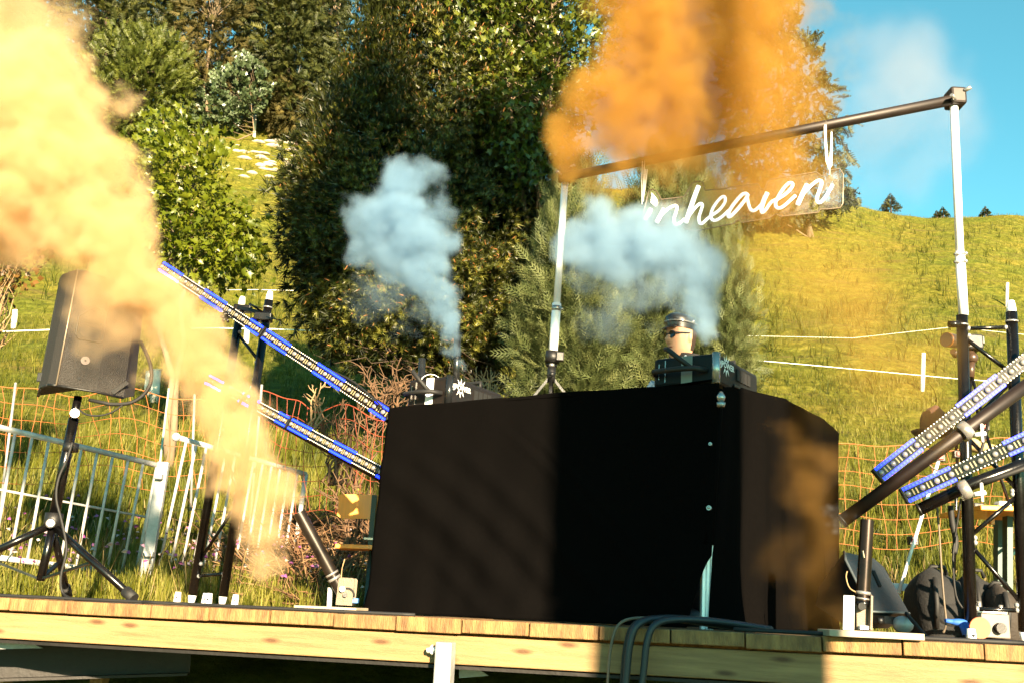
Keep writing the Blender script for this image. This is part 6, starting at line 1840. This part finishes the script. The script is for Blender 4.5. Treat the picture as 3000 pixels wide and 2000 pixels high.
right_orange = [B(1700, 430, 90, 5.0), B(1660, 380, 60, 5.0), B(1760, 300, 130, 5.0), B(1850, 200, 150, 5.0), B(1850, 360, 150, 5.0), B(1980, 330, 180, 5.0), B(1960, 130, 190, 5.0), B(2120, 220, 210, 5.0, .7), B(2140, 60, 210, 5.0, .7), B(2000, 470, 110, 5.0, .5), B(2150, 440, 160, 5.0, .45), B(2270, 420, 150, 4.95, .38), B(2280, 150, 170, 5.0, .42), B(1900, -20, 180, 5.0), B(1690, 480, 60, 5.0, .8), B(2320, 300, 150, 4.95, .34), B(2390, 480, 120, 4.9, .18), B(2240, 560, 130, 4.9, .36), B(2140, -60, 200, 5.0, .8),
                B(1800, 540, 70, 5.0, .35)]
smoke('orange_smoke', 'big orange smoke cloud above the sign and the crossbar', right_orange, (.58, .345, .075), 7.0, nscale=2.9, amp=1.3, soft=.6, vox=.022, detail=9, seed=6.2)
veil = [B(2180, 600, 170, 4.9, .6), B(2280, 680, 220, 4.9, .7), B(2380, 800, 240, 4.8, .75), B(2500, 900, 240, 4.6, .75), B(2560, 1040, 200, 4.5, .8), B(2660, 1080, 170, 4.4, .9), B(2730, 1040, 110, 4.3, .9), B(2690, 1200, 110, 4.25, .7), B(2480, 1150, 170, 4.4, .35), B(2300, 950, 170, 4.7, .35), B(2740, 1280, 70, 4.15, .6), B(2560, 740, 170, 4.7, .35)]
smoke('orange_haze', 'thin orange haze drifting across the meadow right of the booth', veil, (.68, .41, .095), 2.2, nscale=1.6, amp=.35, soft=1.3, vox=.06, seed=11.3, detail=3)
low = [B(2440, 1380, 80, 4.2, .9), B(2300, 1400, 70, 4.3, .4), B(2420, 1560, 90, 4.2, .7), B(2300, 1600, 80, 4.2, .25), B(2400, 1480, 110, 4.25, 1), B(2370, 1360, 90, 4.3, 1), B(2330, 1280, 60, 4.3, .8), B(2400, 1640, 90, 4.25, .5), B(2350, 1770, 60, 4.15, .5), B(2440, 1790, 70, 4.05, .7), B(2390, 1840, 45, 4.0, .7)]
smoke('orange_haze', 'orange smoke clinging to the black cloth on the right side of the booth', low, (.74, .42, .12), 2.4, nscale=3.0, amp=1.0, soft=1.4, vox=.03, seed=14.3)
wl = [B(1330, 1095, 12, 5.25), B(1328, 1060, 20, 5.25), B(1322, 1010, 32, 5.25), B(1308, 950, 46, 5.28), B(1285, 880, 62, 5.3), B(1255, 800, 80, 5.3), B(1215, 720, 95, 5.3), B(1170, 650, 110, 5.3), B(1110, 650, 90, 5.3, .8), B(1160, 560, 85, 5.3), B(1200, 530, 60, 5.3), B(1060, 680, 60, 5.3, .7), B(1270, 640, 45, 5.3, .5),
      B(1120, 850, 80, 5.35, .10), B(1060, 900, 60, 5.4, .06), B(1220, 920, 50, 5.35, .12), B(1180, 1000, 40, 5.4, .05)]
smoke('white_fog', 'bluish white fog jet rising from the left fog machine', wl, (.39, .56, .70), 12, nscale=3.6, amp=1.1, soft=.5, vox=.018, detail=9, seed=21.0)
wr = [B(2085, 1020, 18, 4.95), B(2078, 975, 40, 4.95), B(2064, 910, 60, 4.95), B(2046, 840, 78, 4.98), B(2010, 775, 96, 5.0), B(1950, 725, 98, 5.0), B(1870, 720, 112, 5.0), B(1785, 695, 108, 5.0, .9), B(1715, 690, 75, 5.0, .7), B(1765, 625, 62, 5.0, .7), B(1850, 640, 66, 5.0, .7), B(2040, 760, 50, 5.0, .8), B(1740, 820, 55, 5.0, .12), B(1850, 860, 70, 5.0, .16), B(1790, 930, 60, 5.0, .07), B(1950, 850, 75, 5.0, .3), B(1990, 905, 40, 5.0, .25)]
smoke('white_fog', 'bluish white fog jet rising beside the man from the right fog machine', wr, (.42, .58, .71), 12, nscale=3.4, amp=1.1, soft=.55, vox=.018, detail=9, seed=31.0)
faint = [B(2560, 170, 120, 4.9, .6), B(2660, 200, 140, 4.9, 1), B(2760, 300, 120, 4.85, 1), B(2620, 330, 160, 4.9, .8), B(2540, 430, 120, 4.9, .7), B(2640, 520, 120, 4.9, .5), B(2740, 420, 110, 4.9, .6), B(2560, 560, 80, 4.9, .5)]
smoke('pale_smoke', 'faint lilac smoke puff against the sky round the right end of the crossbar', faint, (.62, .60, .66), 1.1, nscale=2.2, amp=.9, soft=.8, vox=.05, seed=41.0)
wisp = [B(2450, 1525, 24, 3.85, .8), B(2490, 1520, 18, 3.8, .6), B(2525, 1512, 16, 3.75, .8), B(2540, 1500, 14, 3.74, .6)]
smoke('white_fog', 'small white wisp at the mouth of the upright launcher', wisp, (.5, .55, .6), 6, nscale=9, amp=.9, soft=.9, vox=.012, seed=51.0)
